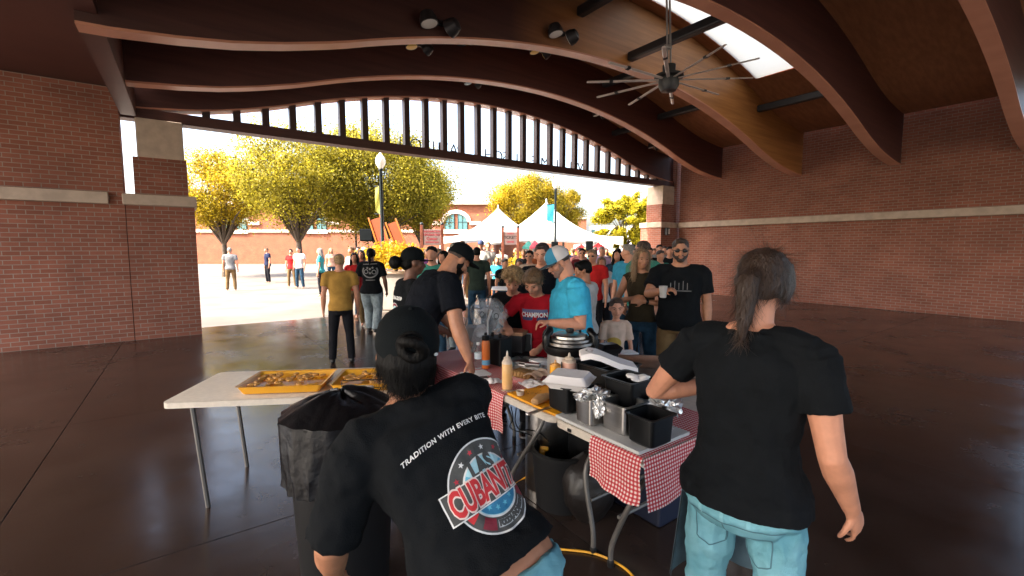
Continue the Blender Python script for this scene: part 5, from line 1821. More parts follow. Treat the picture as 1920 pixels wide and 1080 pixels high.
b = NB(); box(b, (0, 0, 0), (.10, .05, .50), bev=.02); o = obj('teal_cloth', b, mat('pale_teal_cloth', (.30, .50, .50), .85, bump=.3, bscale=40), None, loc=at(742, 775, 2.2) - Vector((0, 0, .1)), rotz=.5)
bpy.data.objects.remove(o)

# more clutter on the stall
t = thing('foil_tray', 'foil tray with a clear lid behind the raised black pan', 'tray', at(1128, 705, 3.15), TROT + .2)
b = NB(); loft(b, [rrect(0, 0, 0, .10, .075, .02), rrect(0, 0, .04, .12, .09, .02), rrect(0, 0, .043, .13, .10, .02), rrect(0, 0, .04, .115, .085, .02)]); obj('tray_body', b, FOIL, t, 30)
b = NB(); loft(b, [rrect(0, 0, .044, .125, .095, .02), rrect(0, 0, .06, .10, .07, .02)]); obj('tray_lid', b, mat('clear_lid', (.7, .72, .72), .2), t, 30)
for i, (px, py, Y, lab) in enumerate(((1150, 668, 3.6, 'upper foam plate of the short stack behind the white lid'), (1150, 672, 3.6, 'lower foam plate of the short stack behind the white lid'))):
    b = NB(); lathe(b, [(.05, 0), (.085, .012), (.088, .014), (.05, .004), (.001, .003)], 24); o = obj('foam_plate', b, FOAM, None, 40, loc=at(px, py, Y)); tag(o, lab, 'plate', 'foam plates')
    b = NB(); box(b, (0, 0, 0), (.1, .1, .01))
    b.free()
t = thing('napkin_pack', 'pack of folded white napkins beside the open black case', 'napkins', onz(1012, 690, .746), .5)
b = NB()
for k in range(6):
    box(b, (.002 * (k % 2), .0015 * k, .006 + k * .011), (.12, .12, .0095), rot=.03 * (k % 3), bev=.002)
obj('napkin_stack', b, PAPER, t, 40)
t = thing('tongs', 'steel tongs lying on the gingham beside the sandwich tray', 'tongs', onz(968, 735, .75), -.2)
for q in (-1, 1):
    b = NB(); box(b, (.0, q * .012, .006), (.20, .012, .003), rot=q * .06); obj('tong_arm', b, STL, t)
t = thing('sauce_cup', 'small clear sauce cup on the orange board near the squeeze bottle', 'cup', onz(975, 741, .765), 0)
b = NB(); lathe(b, [(.020, 0), (.027, .03), (.028, .032), (.025, .03), (.018, .004)], 18); obj('cup_wall', b, MILK, t, 40)
b = NB(); lathe(b, [(.024, .022), (.001, .024)], 18); obj('sauce', b, SAUCE, t)
b = NB(); box(b, (0, 0, 0), (.03, .002, .018)); o = obj('table_clip', b, BLKP, None, loc=T(1.325, -.004, .715), rotz=TROT); tag(o, 'small black clip on the white rim of the pans table', 'clip')

for (px, py, Y, h_, lab) in ((1128, 742, 2.72, .10, 'low black pan between the foil pan and the raised pan'), (1208, 722, 2.75, .15, 'black deep pan behind the raised pan near the griddle'), (1150, 712, 2.9, .16, 'black deep pan between the cooker and the raised pan')):
    c = at(px, py, Y)
    pan(lab, (c.x, c.y, .742), .17, .16, h_, BLKP, BLKPAN, fill=(h_ * .75, mat('dark_food', (.06, .03, .015), .5, noise=.4, nscale=30)))
t = thing('foam_box', 'open white foam clamshell box behind the closed one by the bottles', 'box', at(1092, 706, 2.98), TROT - .2)
b = NB(); loft(b, [rrect(0, 0, 0, .085, .075, .02), rrect(0, 0, .03, .10, .09, .02), rrect(0, 0, .033, .108, .098, .02), rrect(0, 0, .030, .096, .086, .02), rrect(0, 0, .004, .08, .07, .02)]); obj('tray', b, FOAM, t, 30)
for i, (s_, w_, sz) in enumerate(((.80, .12, .006), (.86, .22, .008), (.95, .08, .005), (1.02, .25, .007), (.88, .05, .005), (1.05, .12, .006))):
    pass
b = NB()
rs = random.Random(12)
for i in range(60):
    ball(b, T(rs.uniform(.74, 1.15), rs.uniform(.02, .3), .7635), (rs.uniform(.002, .006), rs.uniform(.002, .005), .002), RZ(rs.uniform(0, 180)), 1)
o = obj('bread_crumbs', b, BREAD, None, kind='stuff'); o['label'] = 'bread crumbs scattered on the orange cutting board'
# ---------------------------------------------------------------- people at the stall
def X(px, Y): return (px - 960) / FPX * (Y * math.cos(PITCH) + .0)
DB = lambda v: v
# foreground woman, back to us
FX, FY = -.045, 1.13
fw = person('person seen from behind leaning left, black shirt with a round red and blue print', FX, FY, 33, H=1.60, bulk=1.27, belly=.015, female=True, lean=38, side=15, twist=0, b0=.8, waist=.515, head=(-14, 4, -4), hs=1.14, neckp=20,
            armL=('dir', (-.28, .12, -1), (.15, .6, -.8)), armR=('dir', (.0, .75, -.8), (.05, .7, -.5)), shirt=BLACKTEE, sleeve=.92, hem=.535, bottom=DENIM_AQ, skin=SKIN_T,
            hair='nape', hairmat=HAIR_K, cap=(BLACKCAP, -22), face=0, vox=.010, fold=.024, limb=1.12)
rt = fw['root']
# man with cap and beard, bending over the papers
m2 = person('person in a black shirt and black cap with a beard bending over the papers', -.78, 3.52, -60, H=1.84, bulk=1.20, belly=.0, lean=40, b0=.15, hem=.50, fold=.018, head=(4, 42, 0), armR=('ikw', onz(881, 697, .80) + Vector((0, 0, .06)), (.3, -.2, -.6), (0, -.1, -1), (.3, .15, -1)), armL=('dir', (-.2, .45, -1), (.1, .6, -.8)),
            shirt=NAVYTEE, limb=1.12, sleeve=.68, bottom=DARKPANT, skin=SKIN_T, hair='crew', beard=HAIR_K, cap=(BLACKCAP, -12), face=1, vox=.008, curl=(30, 40))
# person with bun and cap
m3 = person('person with a black bun and black cap wearing a printed black shirt, in profile', -.93, 3.98, -60, H=1.69, bulk=1.2, female=True, lean=6, head=(-5, 2, 0), armL=('dir', (-.2, .3, -1), (.2, .8, -.5)), armR=('dir', (.15, .2, -1), (-.2, .9, -.4)), shirt=BLACKTEE, sleeve=.65, bottom=DARKPANT, skin=SKIN_B,
            hair='bun', hairmat=HAIR_K, cap=(BLACKCAP, 2), face=1, vox=.011)
# walking away at left
m4 = person('person walking away at left, black shirt with pale oval print, light jeans', -2.80, 9.0, 3, H=1.70, bulk=1.22, female=True, legw=1.35, legs='walk', armL=('dir', (-.25, -.1, -1), (-.1, .3, -1)), armR=('dir', (.25, .1, -1), (.05, .4, -1)), shirt=BLACKTEE, sleeve=.75, hem=.47, bottom=DENIM_L, skin=SKIN_B,
            hair='tail', hairmat=HAIR_K, face=0, vox=.014)
# man in blue polo
POLO = cloth('blue_polo_cotton', (.05, .40, .60))
m5 = person('person in a bright blue polo shirt and a blue and white cap looking down',     .53, 3.88, 96, H=1.71, bulk=1.36, belly=.045, lean=9, limb=1.05, head=(4, 26, 0), armL=('ikw', at(1031, 605, 3.62), (-.1, -.6, -1), (0, -.4, -1)), armR=('ikw', at(1040, 612, 3.85), (.3, -.8, -.5)), shirt=POLO, sleeve=.72, hem=.45, bottom=KHAKI, skin=SKIN,
            hair='crew', hairmat=HAIR_B, beard=mat('stubble', (.22, .12, .09), .7), cap=(mat('white_mesh', (.62, .57, .55), .8), 4, 'front', mat('visor_dark', (.03, .05, .06), .7)), face=1, vox=.008, curl=(70, 50))
# boys
REDT = cloth('red_cotton', (.42, .012, .022))
m6 = person('boy in a red shirt with white lettering looking down at the counter',   .235, 4.12, 162, H=1.515, bulk=.98, hs=1.14, lean=6, head=(-8, 32, 0), armR=('ikw', at(950, 612, 4.02), (.6, -.2, -.5), (0, 0, -1)), armL=('dir', (-.12, .25, -1), (.35, .8, -.4)), shirt=REDT, sleeve=.62, hem=.44, bottom=DARKPANT, skin=SKIN,
            hair='fringe', hairmat=HAIR_L, face=1, vox=.010, cat='person')
m7 = person('boy with curly blond hair in a black sweatshirt leaning forward',   .02, 4.55, 168, H=1.49, bulk=.95, hs=1.12, lean=14, head=(8, 22, 6), armR=('dir', (.15, .3, -1), (-.1, .8, -.4)), armL=('dir', (-.1, .3, -1), (.2, .8, -.4)), shirt=BLACKTEE, sleeve=1.9, hem=.44, bottom=DARKPANT, skin=SKIN,
            hair='curly', hairmat=HAIR_Y, face=1, vox=.011)
m8 = person('person in a dark shirt standing behind the boys with short dark hair', .35, 5.15, 172, H=1.76, bulk=1.12, lean=4, head=(-10, 14, 0), shirt=NAVYTEE, sleeve=.7, bottom=DARKPANT, skin=SKIN, hair='short', hairmat=HAIR_B, face=1, vox=.012, armL=('dir', (-.2, .2, -1), (.3, .9, -.2)))
# small boy
HAIR_CH = mat('child_hair', (.06, .034, .02), .5, noise=.3, nscale=60, bump=.4, bscale=120)
CREAM = cloth('cream_cotton', (.62, .45, .35))
m9 = person('small boy in a cream shirt with a yellow print facing the stall', 1.01, 4.35, 172, H=1.19, bulk=.66, limb=.92, hs=1.24, head=(0, 2, 0), shirt=CREAM, sleeve=.72, hem=.42, bottom=DARKPANT, skin=SKIN_K, hair='short', hairmat=HAIR_CH, face=1, vox=.009, armL=('dir', (-.18, .0, -1), (-.05, .25, -1)))
# woman with long hair
OLIVE = cloth('olive_knit', (.040, .030, .017))
m10 = person('person with long streaked hair in an olive sleeveless top with folded arms', 1.45, 5.05, 150, H=1.70, bulk=1.0, female=True, head=(35, 4, 0), armL=('dir', (-.42, .12, -1), (.75, .45, .12)), armR=('dir', (.42, .12, -1), (-.8, .40, .22)), shirt=OLIVE, sleeve=0, hem=.52, bottom=DENIM, skin=SKIN_T,
             hair='long', hairmat=HAIR_LONG, face=1, vox=.011)
# dark shirt man at right edge holding a cup
m11 = person('bearded person with sunglasses in a dark printed shirt holding a cup at right', 1.76, 4.75, 158, H=1.80, bulk=1.18, belly=.02, head=(6, 4, 0), armR=('ikw', at(1243, 545, 4.42), (.6, -.2, -.6), (-.4, 0, -.4), (-.9, .3, .2)), shirt=BLACKTEE, sleeve=.7, hem=.47, bottom=KHAKI, skin=SKIN_T, hair='short', hairmat=HAIR_B, beard=HAIR_B,
             glasses=True, face=1, vox=.011, curl=(30, 55))
b = NB(); lathe(b, [(.028, 0), (.031, .005), (.040, .11), (.042, .113), (.038, .11)], 18); o = obj('drink_cup', b, mat('milky_cup', (.7, .66, .62), .35, transl=.3), None, 40, loc=at(1243, 558, 4.36)); tag(o, 'pale plastic cup held by the bearded person at right', 'cup')
GREEN = cloth('sea_green_cotton', (.045, .22, .17))
m12 = person('bald person in a sea green shirt behind the person with long hair', 1.82, 6.3, 120, H=1.80, bulk=1.2, head=(-50, 2, 0), shirt=GREEN, sleeve=.7, bottom=DARKPANT, skin=SKIN, hair='crew', face=1, vox=.013, glasses=True)
TEALB = cloth('teal_blue_cotton', (.04, .26, .40))
m13 = person('person with grey blond hair in a teal blue shirt left of the bald person', 1.80, 7.0, 130, H=1.76, bulk=1.1, head=(-60, 0, 0), shirt=TEALB, sleeve=.7, bottom=DENIM, skin=SKIN, hair='short', hairmat=HAIR_G, face=0, vox=.015)
WHITET = cloth('white_cotton', (.62, .60, .56))
m14 = person('dark haired person in a white shirt half hidden behind the blue polo', .80, 4.9, 58, H=1.57, bulk=.98, head=(30, 8, 0), shirt=WHITET, sleeve=.75, bottom=DARKPANT, skin=SKIN_T, hair='fringe', hairmat=HAIR_K, face=0, vox=.012, armL=('dir', (-.1, .2, -1), (0, 1, .0)), armR=('dir', (.1, .2, -1), (0, 1, .1)))
# right foreground helper
m15 = person('person in a black shirt and light jeans working at the right edge with elbow out',   .80, 1.50, -48, H=1.70, bulk=1.15, female=True, lean=6, head=(0, 18, 0), armL=('dir', (-.62, .05, -.8), (.60, .80, .05)), armR=('dir', (.22, -.05, -1), (.12, .55, -.8)), shirt=BLACKTEE, sleeve=.55, hem=.50, bottom=DENIM_AQ, skin=SKIN, hair='tail', hairmat=HAIR_B, face=0, vox=.0062, fold=.02, curl=(30, 22))
b = NB()
def apf(u, v):
    a = math.radians(75 + 125 * u)
    return Vector(((.20 + .04 * (1 - v)) * math.cos(a), (.17 + .05 * (1 - v)) * math.sin(a) + .012 * math.sin(u * 20), .46 + .42 * v))
uvgrid(b, 24, 10, apf, lambda u, v: (u, v))
uvgrid(b, 24, 10, lambda u, v: apf(u, v) * .985, lambda u, v: (u, v))
obj('apron', b, cloth('grey_blue_apron', (.10, .15, .18)), m15['root'], True)
# background people -------------------------------------------------------
def bgp(label, px, Y, yaw, H, shirt, bottom, hair='short', hm=None, skin=SKIN, **k):
    return person(label, X(px, Y), Y, yaw, H=H, shirt=shirt, bottom=bottom, hair=hair, hairmat=hm or HAIR_B, skin=skin, face=0, vox=.026 if Y > 11 else .02, shoes=None if Y > 9 else SHOE_K, group='people on the plaza', fold=.006, **k)
MUST = cloth('mustard_cotton', (.40, .22, .05)); MAROON = cloth('maroon_cotton', (.12, .015, .02)); GREYT = cloth('grey_cotton', (.26, .25, .25)); PINK = cloth('pink_cotton', (.50, .20, .19))
SAND = cloth('sand_cotton', (.45, .34, .26)); OCH = cloth('orange_cotton', (.60, .20, .06)); SKYB = cloth('sky_cotton', (.05, .42, .58)); LILAC = cloth('lilac_cotton', (.45, .30, .45)); DKG = cloth('dark_green_jacket', (.03, .045, .035))
bgp('person in a mustard shirt beside the walking person with light jeans', 635, 6.6, 20, 1.62, MUST, DARKPANT, hm=HAIR_Y)
bgp('person in a maroon shirt with raised hands beyond the walking person', 677, 11.0, 190, 1.66, MAROON, DENIM, 'long', HAIR_B, female=True, armL=('dir', (-.2, .4, -.7), (.3, .3, .9)), armR=('dir', (.2, .4, -.7), (-.3, .3, .9)))
bgp('person in a white hat and white shirt far at left', 683, 13.5, 180, 1.70, WHITET, DENIM_L, cap=(mat('white_hat', (.75, .73, .7), .8), 0))
bgp('person in a pale shirt at the left edge below the distant lamp post', 660, 12.5, 150, 1.74, WHITET, KHAKI, hm=HAIR_L)
bgp('person in a sand shirt between the loudspeaker and the lamp post', 702, 15.0, 170, 1.72, SAND, DENIM, hm=HAIR_Y)
bgp('person in a grey shirt seen from behind above the yellow shrub', 735, 15.5, 10, 1.95, GREYT, DARKPANT, hm=HAIR_G)
bgp('person with dark hair peeping behind the yellow shrub', 761, 14.0, 185, 1.66, GREYT, DENIM, 'long', HAIR_B, female=True)
bgp('person with short dark hair in a green shirt facing us behind the black cap', 810, 6.6, 176, 1.73, GREEN, DENIM, hm=HAIR_K)
bgp('person in a pink shirt right of the green shirt', 832, 7.4, 160, 1.66, PINK, DENIM_L, 'long', HAIR_K, female=True)
bgp('person in a dark green jacket and dark jeans behind the bearded face', 894, 9.2, 8, 1.72, DKG, DENIM, hm=HAIR_K)
bgp('person in a white shirt and a navy cap by the tents', 902, 14.2, 175, 1.92, WHITET, WHITET, cap=(mat('navy_cap', (.03, .05, .12), .8), 0))
bgp('person with red hair in orange trousers by the tents', 915, 15.0, 190, 1.90, WHITET, OCH, hm=mat('red_hair', (.42, .12, .03), .5), female=True)
bgp('person in a camouflage grey shirt left of the navy cap', 867, 14.8, 180, 1.95, GREYT, KHAKI)
bgp('person in a tan shirt behind the bearded man', 882, 16.0, 180, 1.75, SAND, DENIM, hm=HAIR_L)
bgp('child in a sky blue shirt near the tickets sign', 932, 13.8, 180, 1.40, SKYB, DENIM, hm=HAIR_Y, hs=1.15)
bgp('person in a pale green shirt left of the tickets sign', 925, 15.6, 175, 1.70, cloth('pale_green_cotton', (.45, .5, .32)), PINK, hm=HAIR_L)
bgp('seated person in black at the cafe table, left one', 946, 11.55, 215, 1.72, BLACKTEE, DENIM, hm=HAIR_B, legs='sit', skin=SKIN_T)
bgp('seated person in grey at the cafe table, right one', 975, 11.6, 170, 1.70, GREYT, DARKPANT, hm=HAIR_B, legs='sit', skin=SKIN_T, lean=10)
bgp('person with dark hair in a sand top left of the dark shirted person', 993, 8.6, 165, 1.66, SAND, DENIM, 'bun', HAIR_K, female=True, glasses=True)
bgp('blond person in a red top right of the blue polo', 1112, 7.6, 150, 1.68, cloth('bright_red_cotton', (.5, .02, .02)), DARKPANT, hm=HAIR_L, glasses=True)
bgp('girl in a white top and black shorts walking on the bright plaza', 1128, 7.9, 175, 1.55, WHITET, DARKPANT, 'tail', HAIR_L, female=True, shorts=True, skin=SKIN)
bgp('person in a lilac shirt beyond the girl in white', 1128, 12.5, 180, 1.74, LILAC, DENIM, hm=HAIR_G)
bgp('person in a maroon shirt behind the blue and white cap', 1092, 10.5, 170, 1.70, MAROON, DENIM, hm=HAIR_K, glasses=True)
bgp('person in a pink shirt by the right loudspeaker', 1086, 13.8, 185, 1.72, PINK, DENIM_L, hm=HAIR_L)
bgp('person with dark hair between the teal shirt and the bald head', 1186, 9.0, 170, 1.77, NAVYTEE, DENIM, hm=HAIR_K)
bgp('person with long dark hair beside the teal blue shirt', 1158, 8.4, 160, 1.68, DENIM, DENIM, 'long', HAIR_K, female=True)
for i, (px, Y, H, sh, hm, lab) in enumerate(((1218, 11.5, 1.72, BLACKTEE, HAIR_K, 'person in black below the brick pier'), (1236, 12.5, 1.80, GREYT, HAIR_K, 'person with black hair in grey by the pier corner'), (1238, 9.0, 1.66, GREEN, HAIR_B, 'person in a green top behind the bearded person'),
                                        (1246, 13.5, 1.76, WHITET, HAIR_B, 'person in white far right by the pier'), (1226, 14.0, 1.7, PINK, HAIR_L, 'person in pink by the brick pier'), (1206, 12.6, 1.74, MAROON, HAIR_B, 'person in maroon left of the brick pier'), (1256, 10.8, 1.74, BLACKTEE, HAIR_K, 'person in black at the right behind the bearded head'))):
    bgp(lab, px, Y, 165 + 12 * (i % 3), H, sh, DENIM, hm=hm)
CROWD_COL = {'teal': (.05, .30, .32), 'navy': (.015, .02, .05), 'white': (.6, .58, .55), 'rust': (.30, .08, .03), 'olive': (.10, .10, .04), 'grey': (.2, .2, .2), 'black': (.006, .007, .008), 'red': (.42, .02, .02), 'peach': (.55, .32, .22), 'purple': (.14, .05, .16)}
CR = {k_: cloth('crowd_' + k_, v_) for k_, v_ in CROWD_COL.items()}
_h = [HAIR_B, HAIR_K, HAIR_L, HAIR_Y, HAIR_G]
for i, (px, Y, H, colr, where) in enumerate((
        (672, 17.5, 1.75, 'navy', 'left of the wide loudspeaker'), (664, 9.8, 1.6, 'red', 'behind the walking person at the left edge'), (716, 18.5, 1.72, 'peach', 'beside the tall lamp post'), (700, 19, 1.7, 'teal', 'under the wide loudspeaker'),
        (728, 20, 1.7, 'white', 'in front of the left game board'), (768, 17.8, 1.72, 'rust', 'below the game boards'), (782, 18.6, 1.7, 'grey', 'below the right game board'), (800, 12.2, 1.68, 'purple', 'behind the black bun cap'),
        (822, 11.0, 1.7, 'white', 'under the information sign'), (842, 17, 1.74, 'teal', 'right of the information sign'), (850, 13.2, 1.66, 'black', 'under the left tent edge'), (857, 19, 1.7, 'peach', 'at the left tent corner'),
        (874, 20, 1.75, 'rust', 'under the left tent'), (890, 19, 1.7, 'teal', 'under the left tent near its middle'), (908, 20.5, 1.72, 'navy', 'under the left tent right of its middle'), (922, 18.4, 1.7, 'peach', 'just left of the tickets sign'),
        (940, 17.4, 1.72, 'white', 'behind the tickets sign'), (968, 18.2, 1.7, 'olive', 'right behind the tickets sign'), (982, 13.6, 1.65, 'black', 'behind the curly haired boy'), (1004, 12.0, 1.7, 'rust', 'behind the boys'),
        (1030, 17.8, 1.72, 'red', 'under the right tent left of the lamp post'), (1060, 15, 1.7, 'white', 'under the right tent behind the cap'), (1074, 17, 1.7, 'navy', 'under the right tent near its middle'), (1098, 18, 1.72, 'peach', 'under the right tent right side'),
        (1116, 15.5, 1.74, 'teal', 'near the right loudspeaker'), (1136, 17, 1.7, 'grey', 'right of the lilac umbrella'), (1160, 16, 1.7, 'peach', 'below the yellow tree'),
        (1178, 13, 1.72, 'olive', 'behind the grey blond head'), (1196, 15, 1.75, 'white', 'left of the brick pier'), (600, 16, 1.7, 'teal', 'on the left plaza near the dark olive tree'), (560, 19, 1.74, 'white', 'on the left plaza under the olive tree'), (545, 19.4, 1.66, 'red', 'on the left plaza under the olive tree'), (500, 22, 1.72, 'navy', 'far out on the left plaza'), (620, 21, 1.7, 'peach', 'on the left plaza near the lamp posts'), (430, 18, 1.72, 'grey', 'walking past the left pier'))):
    bgp('%s shirted person %s' % (colr, where), px, Y, (170, 190, 140, 215, 20, 95)[i % 6], H, CR[colr], (DENIM, KHAKI, DARKPANT)[i % 3], ('short', 'long', 'short', 'tail')[i % 4], _h[i % 5], female=(i % 4 in (1, 3)))
flush()

# ---------------------------------------------------------------- prints on the clothes
WHT = mat('print_white', (.72, .72, .70), .7); PRED = mat('print_red', (.55, .025, .03), .7); PGREY = mat('print_charcoal', (.065, .066, .062), .7); PBLUE = mat('print_blue', (.03, .20, .36), .7)
PCY = mat('print_pale_cyan', (.42, .68, .74), .7); PDRED = mat('print_dark_red', (.22, .015, .03), .7); PCYM = mat('print_cyan', (.12, .46, .62), .7)
# big back print
RCm = fw['lev'](.70)
bv = to_bvh(fw['info_shirt'] if 'info_shirt' in fw else fw['shirt'])
def back_print(info, h, dx=0, roll=0, nrm=Vector((0, -1, 0))):
    Rm = info['lev'](h)
    N = Rm @ nrm
    V = Rm @ Vector((0, 0, 1))
    U = V.cross(N).normalized()
    q = Matrix.Rotation(math.radians(roll), 3, N)
    return info['spine'](h) + U * dx, q @ U, q @ V, N
c, U, V, N = back_print(fw, .645, .078, 2)
par = fw['shirt']
def P(name, b, m, off, ml=.012): return press(name, b, m, par, bv, c, U, V, off, ml)
k = .115
b = NB(); disc2(b, 0, 1.07 * k, n=56); P('print_border', b, WHT, .0014)
b = NB(); disc2(b, 0, 1.03 * k, n=56); P('print_ring', b, PGREY, .0021)
b = NB(); disc2(b, .74 * k, .985 * k, 165, 212, 14); P('print_ring_red', b, PRED, .0028)
for a0, a1 in ((345, 392), (225, 246), (318, 340)):
    b = NB(); disc2(b, .74 * k, .985 * k, a0, a1, 12); P('print_ring_dark_red', b, PDRED, .0028)
b = NB(); disc2(b, 0, .72 * k, n=48); P('print_disc', b, WHT, .0028)
b = NB(); disc2(b, 0, .68 * k, n=48); P('print_sky', b, PCY, .0035)
for a0, a1 in ((140, 172), (8, 40)):
    b = NB(); disc2(b, .42 * k, .67 * k, a0, a1, 10); P('print_shade', b, PCYM, .0040)
b = NB(); disc2(b, .0, .66 * k, 192, 348, 28); P('print_blue_field', b, PBLUE, .0042)
b = NB(); disc2(b, .0, .36 * k, 180, 360, 18, sx=1.5); P('print_inner', b, PCY, .0048)
for i, a in enumerate((150, 126, 102, 78, 54)):
    b = NB(); star2(b, (.865 * k * math.cos(math.radians(a)), .865 * k * math.sin(math.radians(a))), .075 * k, a - 90); P('print_star', b, WHT if i % 2 else mat('print_star_red', (.45, .03, .05), .7), .0030)
for a in (232, 256, 281, 306):
    b = NB(); star2(b, (.52 * k * math.cos(math.radians(a)), .52 * k * math.sin(math.radians(a))), .075 * k, 0); P('print_star', b, PCYM, .0050)
for a0, a1 in ((249, 273), (276, 293), (296, 315)):
    b = NB(); disc2(b, .78 * k, .94 * k, a0, a1, 8); P('print_label_strip', b, mat('print_grey', (.45, .47, .48), .7), .0030)
def arc_text(txt, r, a_mid, step, size, m, off, inner=True):
    n = len(txt)
    for i, ch in enumerate(txt):
        if ch == ' ':
            continue
        a = a_mid + (i - (n - 1) / 2) * step
        bb = text_bm(ch, size, bold=.002)
        A = math.radians(a)
        bmesh.ops.transform(bb, matrix=Matrix.Translation((r * math.cos(A), r * math.sin(A), 0)) @ Matrix.Rotation(A + math.pi / 2, 4, 'Z'), verts=bb.verts)
        P('print_letter', bb, m, off)
arc_text('FOOD', .86 * k, 261, 5.4, .018, PGREY, .0036)
arc_text('AND', .86 * k, 284.5, 5.0, .018, PGREY, .0036)
arc_text('CUISINE', .86 * k, 305.5, 2.7, .014, PGREY, .0036)
# banner and words
def rectp(x0, y0, x1, y1, sk=0.0):
    bb = NB(); poly(bb, [(x0 - sk, y0), (x1 - sk, y0), (x1 + sk, y1), (x0 + sk, y1)]); return bb
P('banner_edge', rectp(-1.26 * k, -.36 * k, 1.26 * k, .33 * k), WHT, .0054)
P('banner', rectp(-1.225 * k, -.33 * k, 1.225 * k, .30 * k), PGREY, .0061)
b = text_bm('CUBANITAS', .074, shear=.05, bold=.0064, spacing=.98); bmesh.ops.scale(b, vec=(.66, 1.22, 1), verts=b.verts); bmesh.ops.translate(b, vec=(0, -.002, 0), verts=b.verts); P('print_word_edge', b, mat('print_pink_white', (.75, .60, .55), .7), .0068)
b = text_bm('CUBANITAS', .074, shear=.05, bold=.0025, spacing=.98); bmesh.ops.scale(b, vec=(.66, 1.22, 1), verts=b.verts); bmesh.ops.translate(b, vec=(0, -.002, 0), verts=b.verts); P('print_word', b, PRED, .0076)
b = text_bm('LAS', .057, shear=-.05, bold=.0035); bmesh.ops.scale(b, vec=(.85, 1.15, 1), verts=b.verts); bmesh.ops.translate(b, vec=(-.005, .46 * k, 0), verts=b.verts); P('print_word', b, PGREY, .0050)
txt = 'Tradition with Every Bite'.upper()
b = text_bm(txt, .0185, bold=.0005, spacing=1.12, shear=.1); bmesh.ops.translate(b, vec=(-.055, 1.52 * k, 0), verts=b.verts)
for v in b.verts:
    v.co.y -= (v.co.x * 1.0) ** 2 * .6
P('print_slogan', b, WHT, .002)
# jeans details
def strips(info, nm, segs, m, wdt=.0022):
    bvx = to_bvh(info['trousers'])
    R0 = RZ(0)
    for a_, b_ in segs:
        bb = NB(); a2, b2 = Vector(a_), Vector(b_)
        dd = (b2 - a2).normalized(); pp = Vector((-dd.y, dd.x)) * wdt
        poly(bb, [a2 - pp, b2 - pp, b2 + pp, a2 + pp])
        press(nm, bb, m, info['trousers'], bvx, Vector((0, 0, info['spine'](.49).z)), Vector((1, 0, 0)), Vector((0, 0, 1)), .0025, .02, N=Vector((0, -1, 0)))
SEAM = mat('denim_seam', (.07, .17, .21), .9); LOOPM = mat('denim_loop', (.20, .44, .50), .9)
for inf in (fw, m15):
    strips(inf, 'seam', [((-.16, -.012), (.16, -.012)), ((0, -.012), (0, -.11))], SEAM)
    strips(inf, 'belt_loop', [((.075, -.016), (.075, .03)), ((-.075, -.016), (-.075, .03)), ((0, -.016), (0, .03))], LOOPM, .006)
    for sx in (-1, 1):
        strips(inf, 'pocket_seam', [((sx * .03, -.055), (sx * .125, -.045)), ((sx * .125, -.045), (sx * .12, -.15)), ((sx * .12, -.15), (sx * .08, -.175)), ((sx * .08, -.175), (sx * .04, -.155)), ((sx * .04, -.155), (sx * .03, -.055))], SEAM)
strands(fw, 3000, .05, HAIR_K, 1, .0007, .003, .16, zmax=.44)
strands(m15, 3000, .06, mat('brown_strands', (.05, .027, .016), .45), 2, .0007, .002, .14)
strands(m10, 1800, .09, mat('honey_strands', (.30, .18, .09), .45), 3, .0012, .003)
strands(m7, 1500, .035, HAIR_Y, 4, .0012, .010, .35)
strands(m6, 1200, .04, HAIR_L, 5, .001, .002)
strands(m9, 700, .025, HAIR_CH, 6, .001, .001)
# ponytail bun pulled through the cap
b = NB()
ho, hh, RH, cp = fw['ho'], fw['hh'], fw['RH'], fw['cp']
def hq(p): return ho + RH @ (Vector(p) * hh)
tube(b, smooth_path([hq((-.10, -.44, .72)), hq((-.10, -.60, .76)), hq((.04, -.66, .74)), hq((.14, -.58, .62)), hq((.02, -.56, .55)), hq((-.12, -.52, .62))], 5), .07 * hh, n=10, ball_ends=True)
solid('hair_bun', b, HAIR_K, rt, .008, 2, disp=.004, dscale=.03)
b = NB()
tube(b, [hq((-.02 + .15 * math.cos(a), -.515 + .03 * math.cos(a * 2), .70 + .15 * math.sin(a))) for a in (2 * math.pi * i / 20 for i in range(21))], .02 * hh, n=6); obj('cap_opening', b, HAIR_K, fw['cap'], True)
b = NB(); ball(b, hq((.31, -.38, .57)), (.035 * hh, .012 * hh, .022 * hh), RH @ RZ(35), 2); obj('cap_badge', b, WHT, fw['cap'], True)
# trouser belt loop and waist skin strip come from the body itself
# person 3 shirt back
bv3 = to_bvh(m3['shirt']); c, U, V, N = back_print(m3, .745, 0, 0)
par = m3['shirt']
def P3(name, b, m, off): return press(name, b, m, par, bv3, c, U, V, off, .012)
b = text_bm('(708) 306-3359', .042, bold=.0018); P3('print_number', b, WHT, .002)
b = NB(); disc2(b, 0, .105, c=(0, -.15), n=36); P3('print_border', b, WHT, .0015)
b = NB(); disc2(b, 0, .10, c=(0, -.15), n=36); P3('print_ring', b, PDRED, .002)
b = NB(); disc2(b, 0, .07, 0, 180, c=(0, -.14), n=20); P3('print_sky', b, PCY, .0026)
b = NB(); poly(b, [(-.11, -.19), (.11, -.16), (.11, -.11), (-.11, -.14)]); P3('banner', b, PRED, .0032)
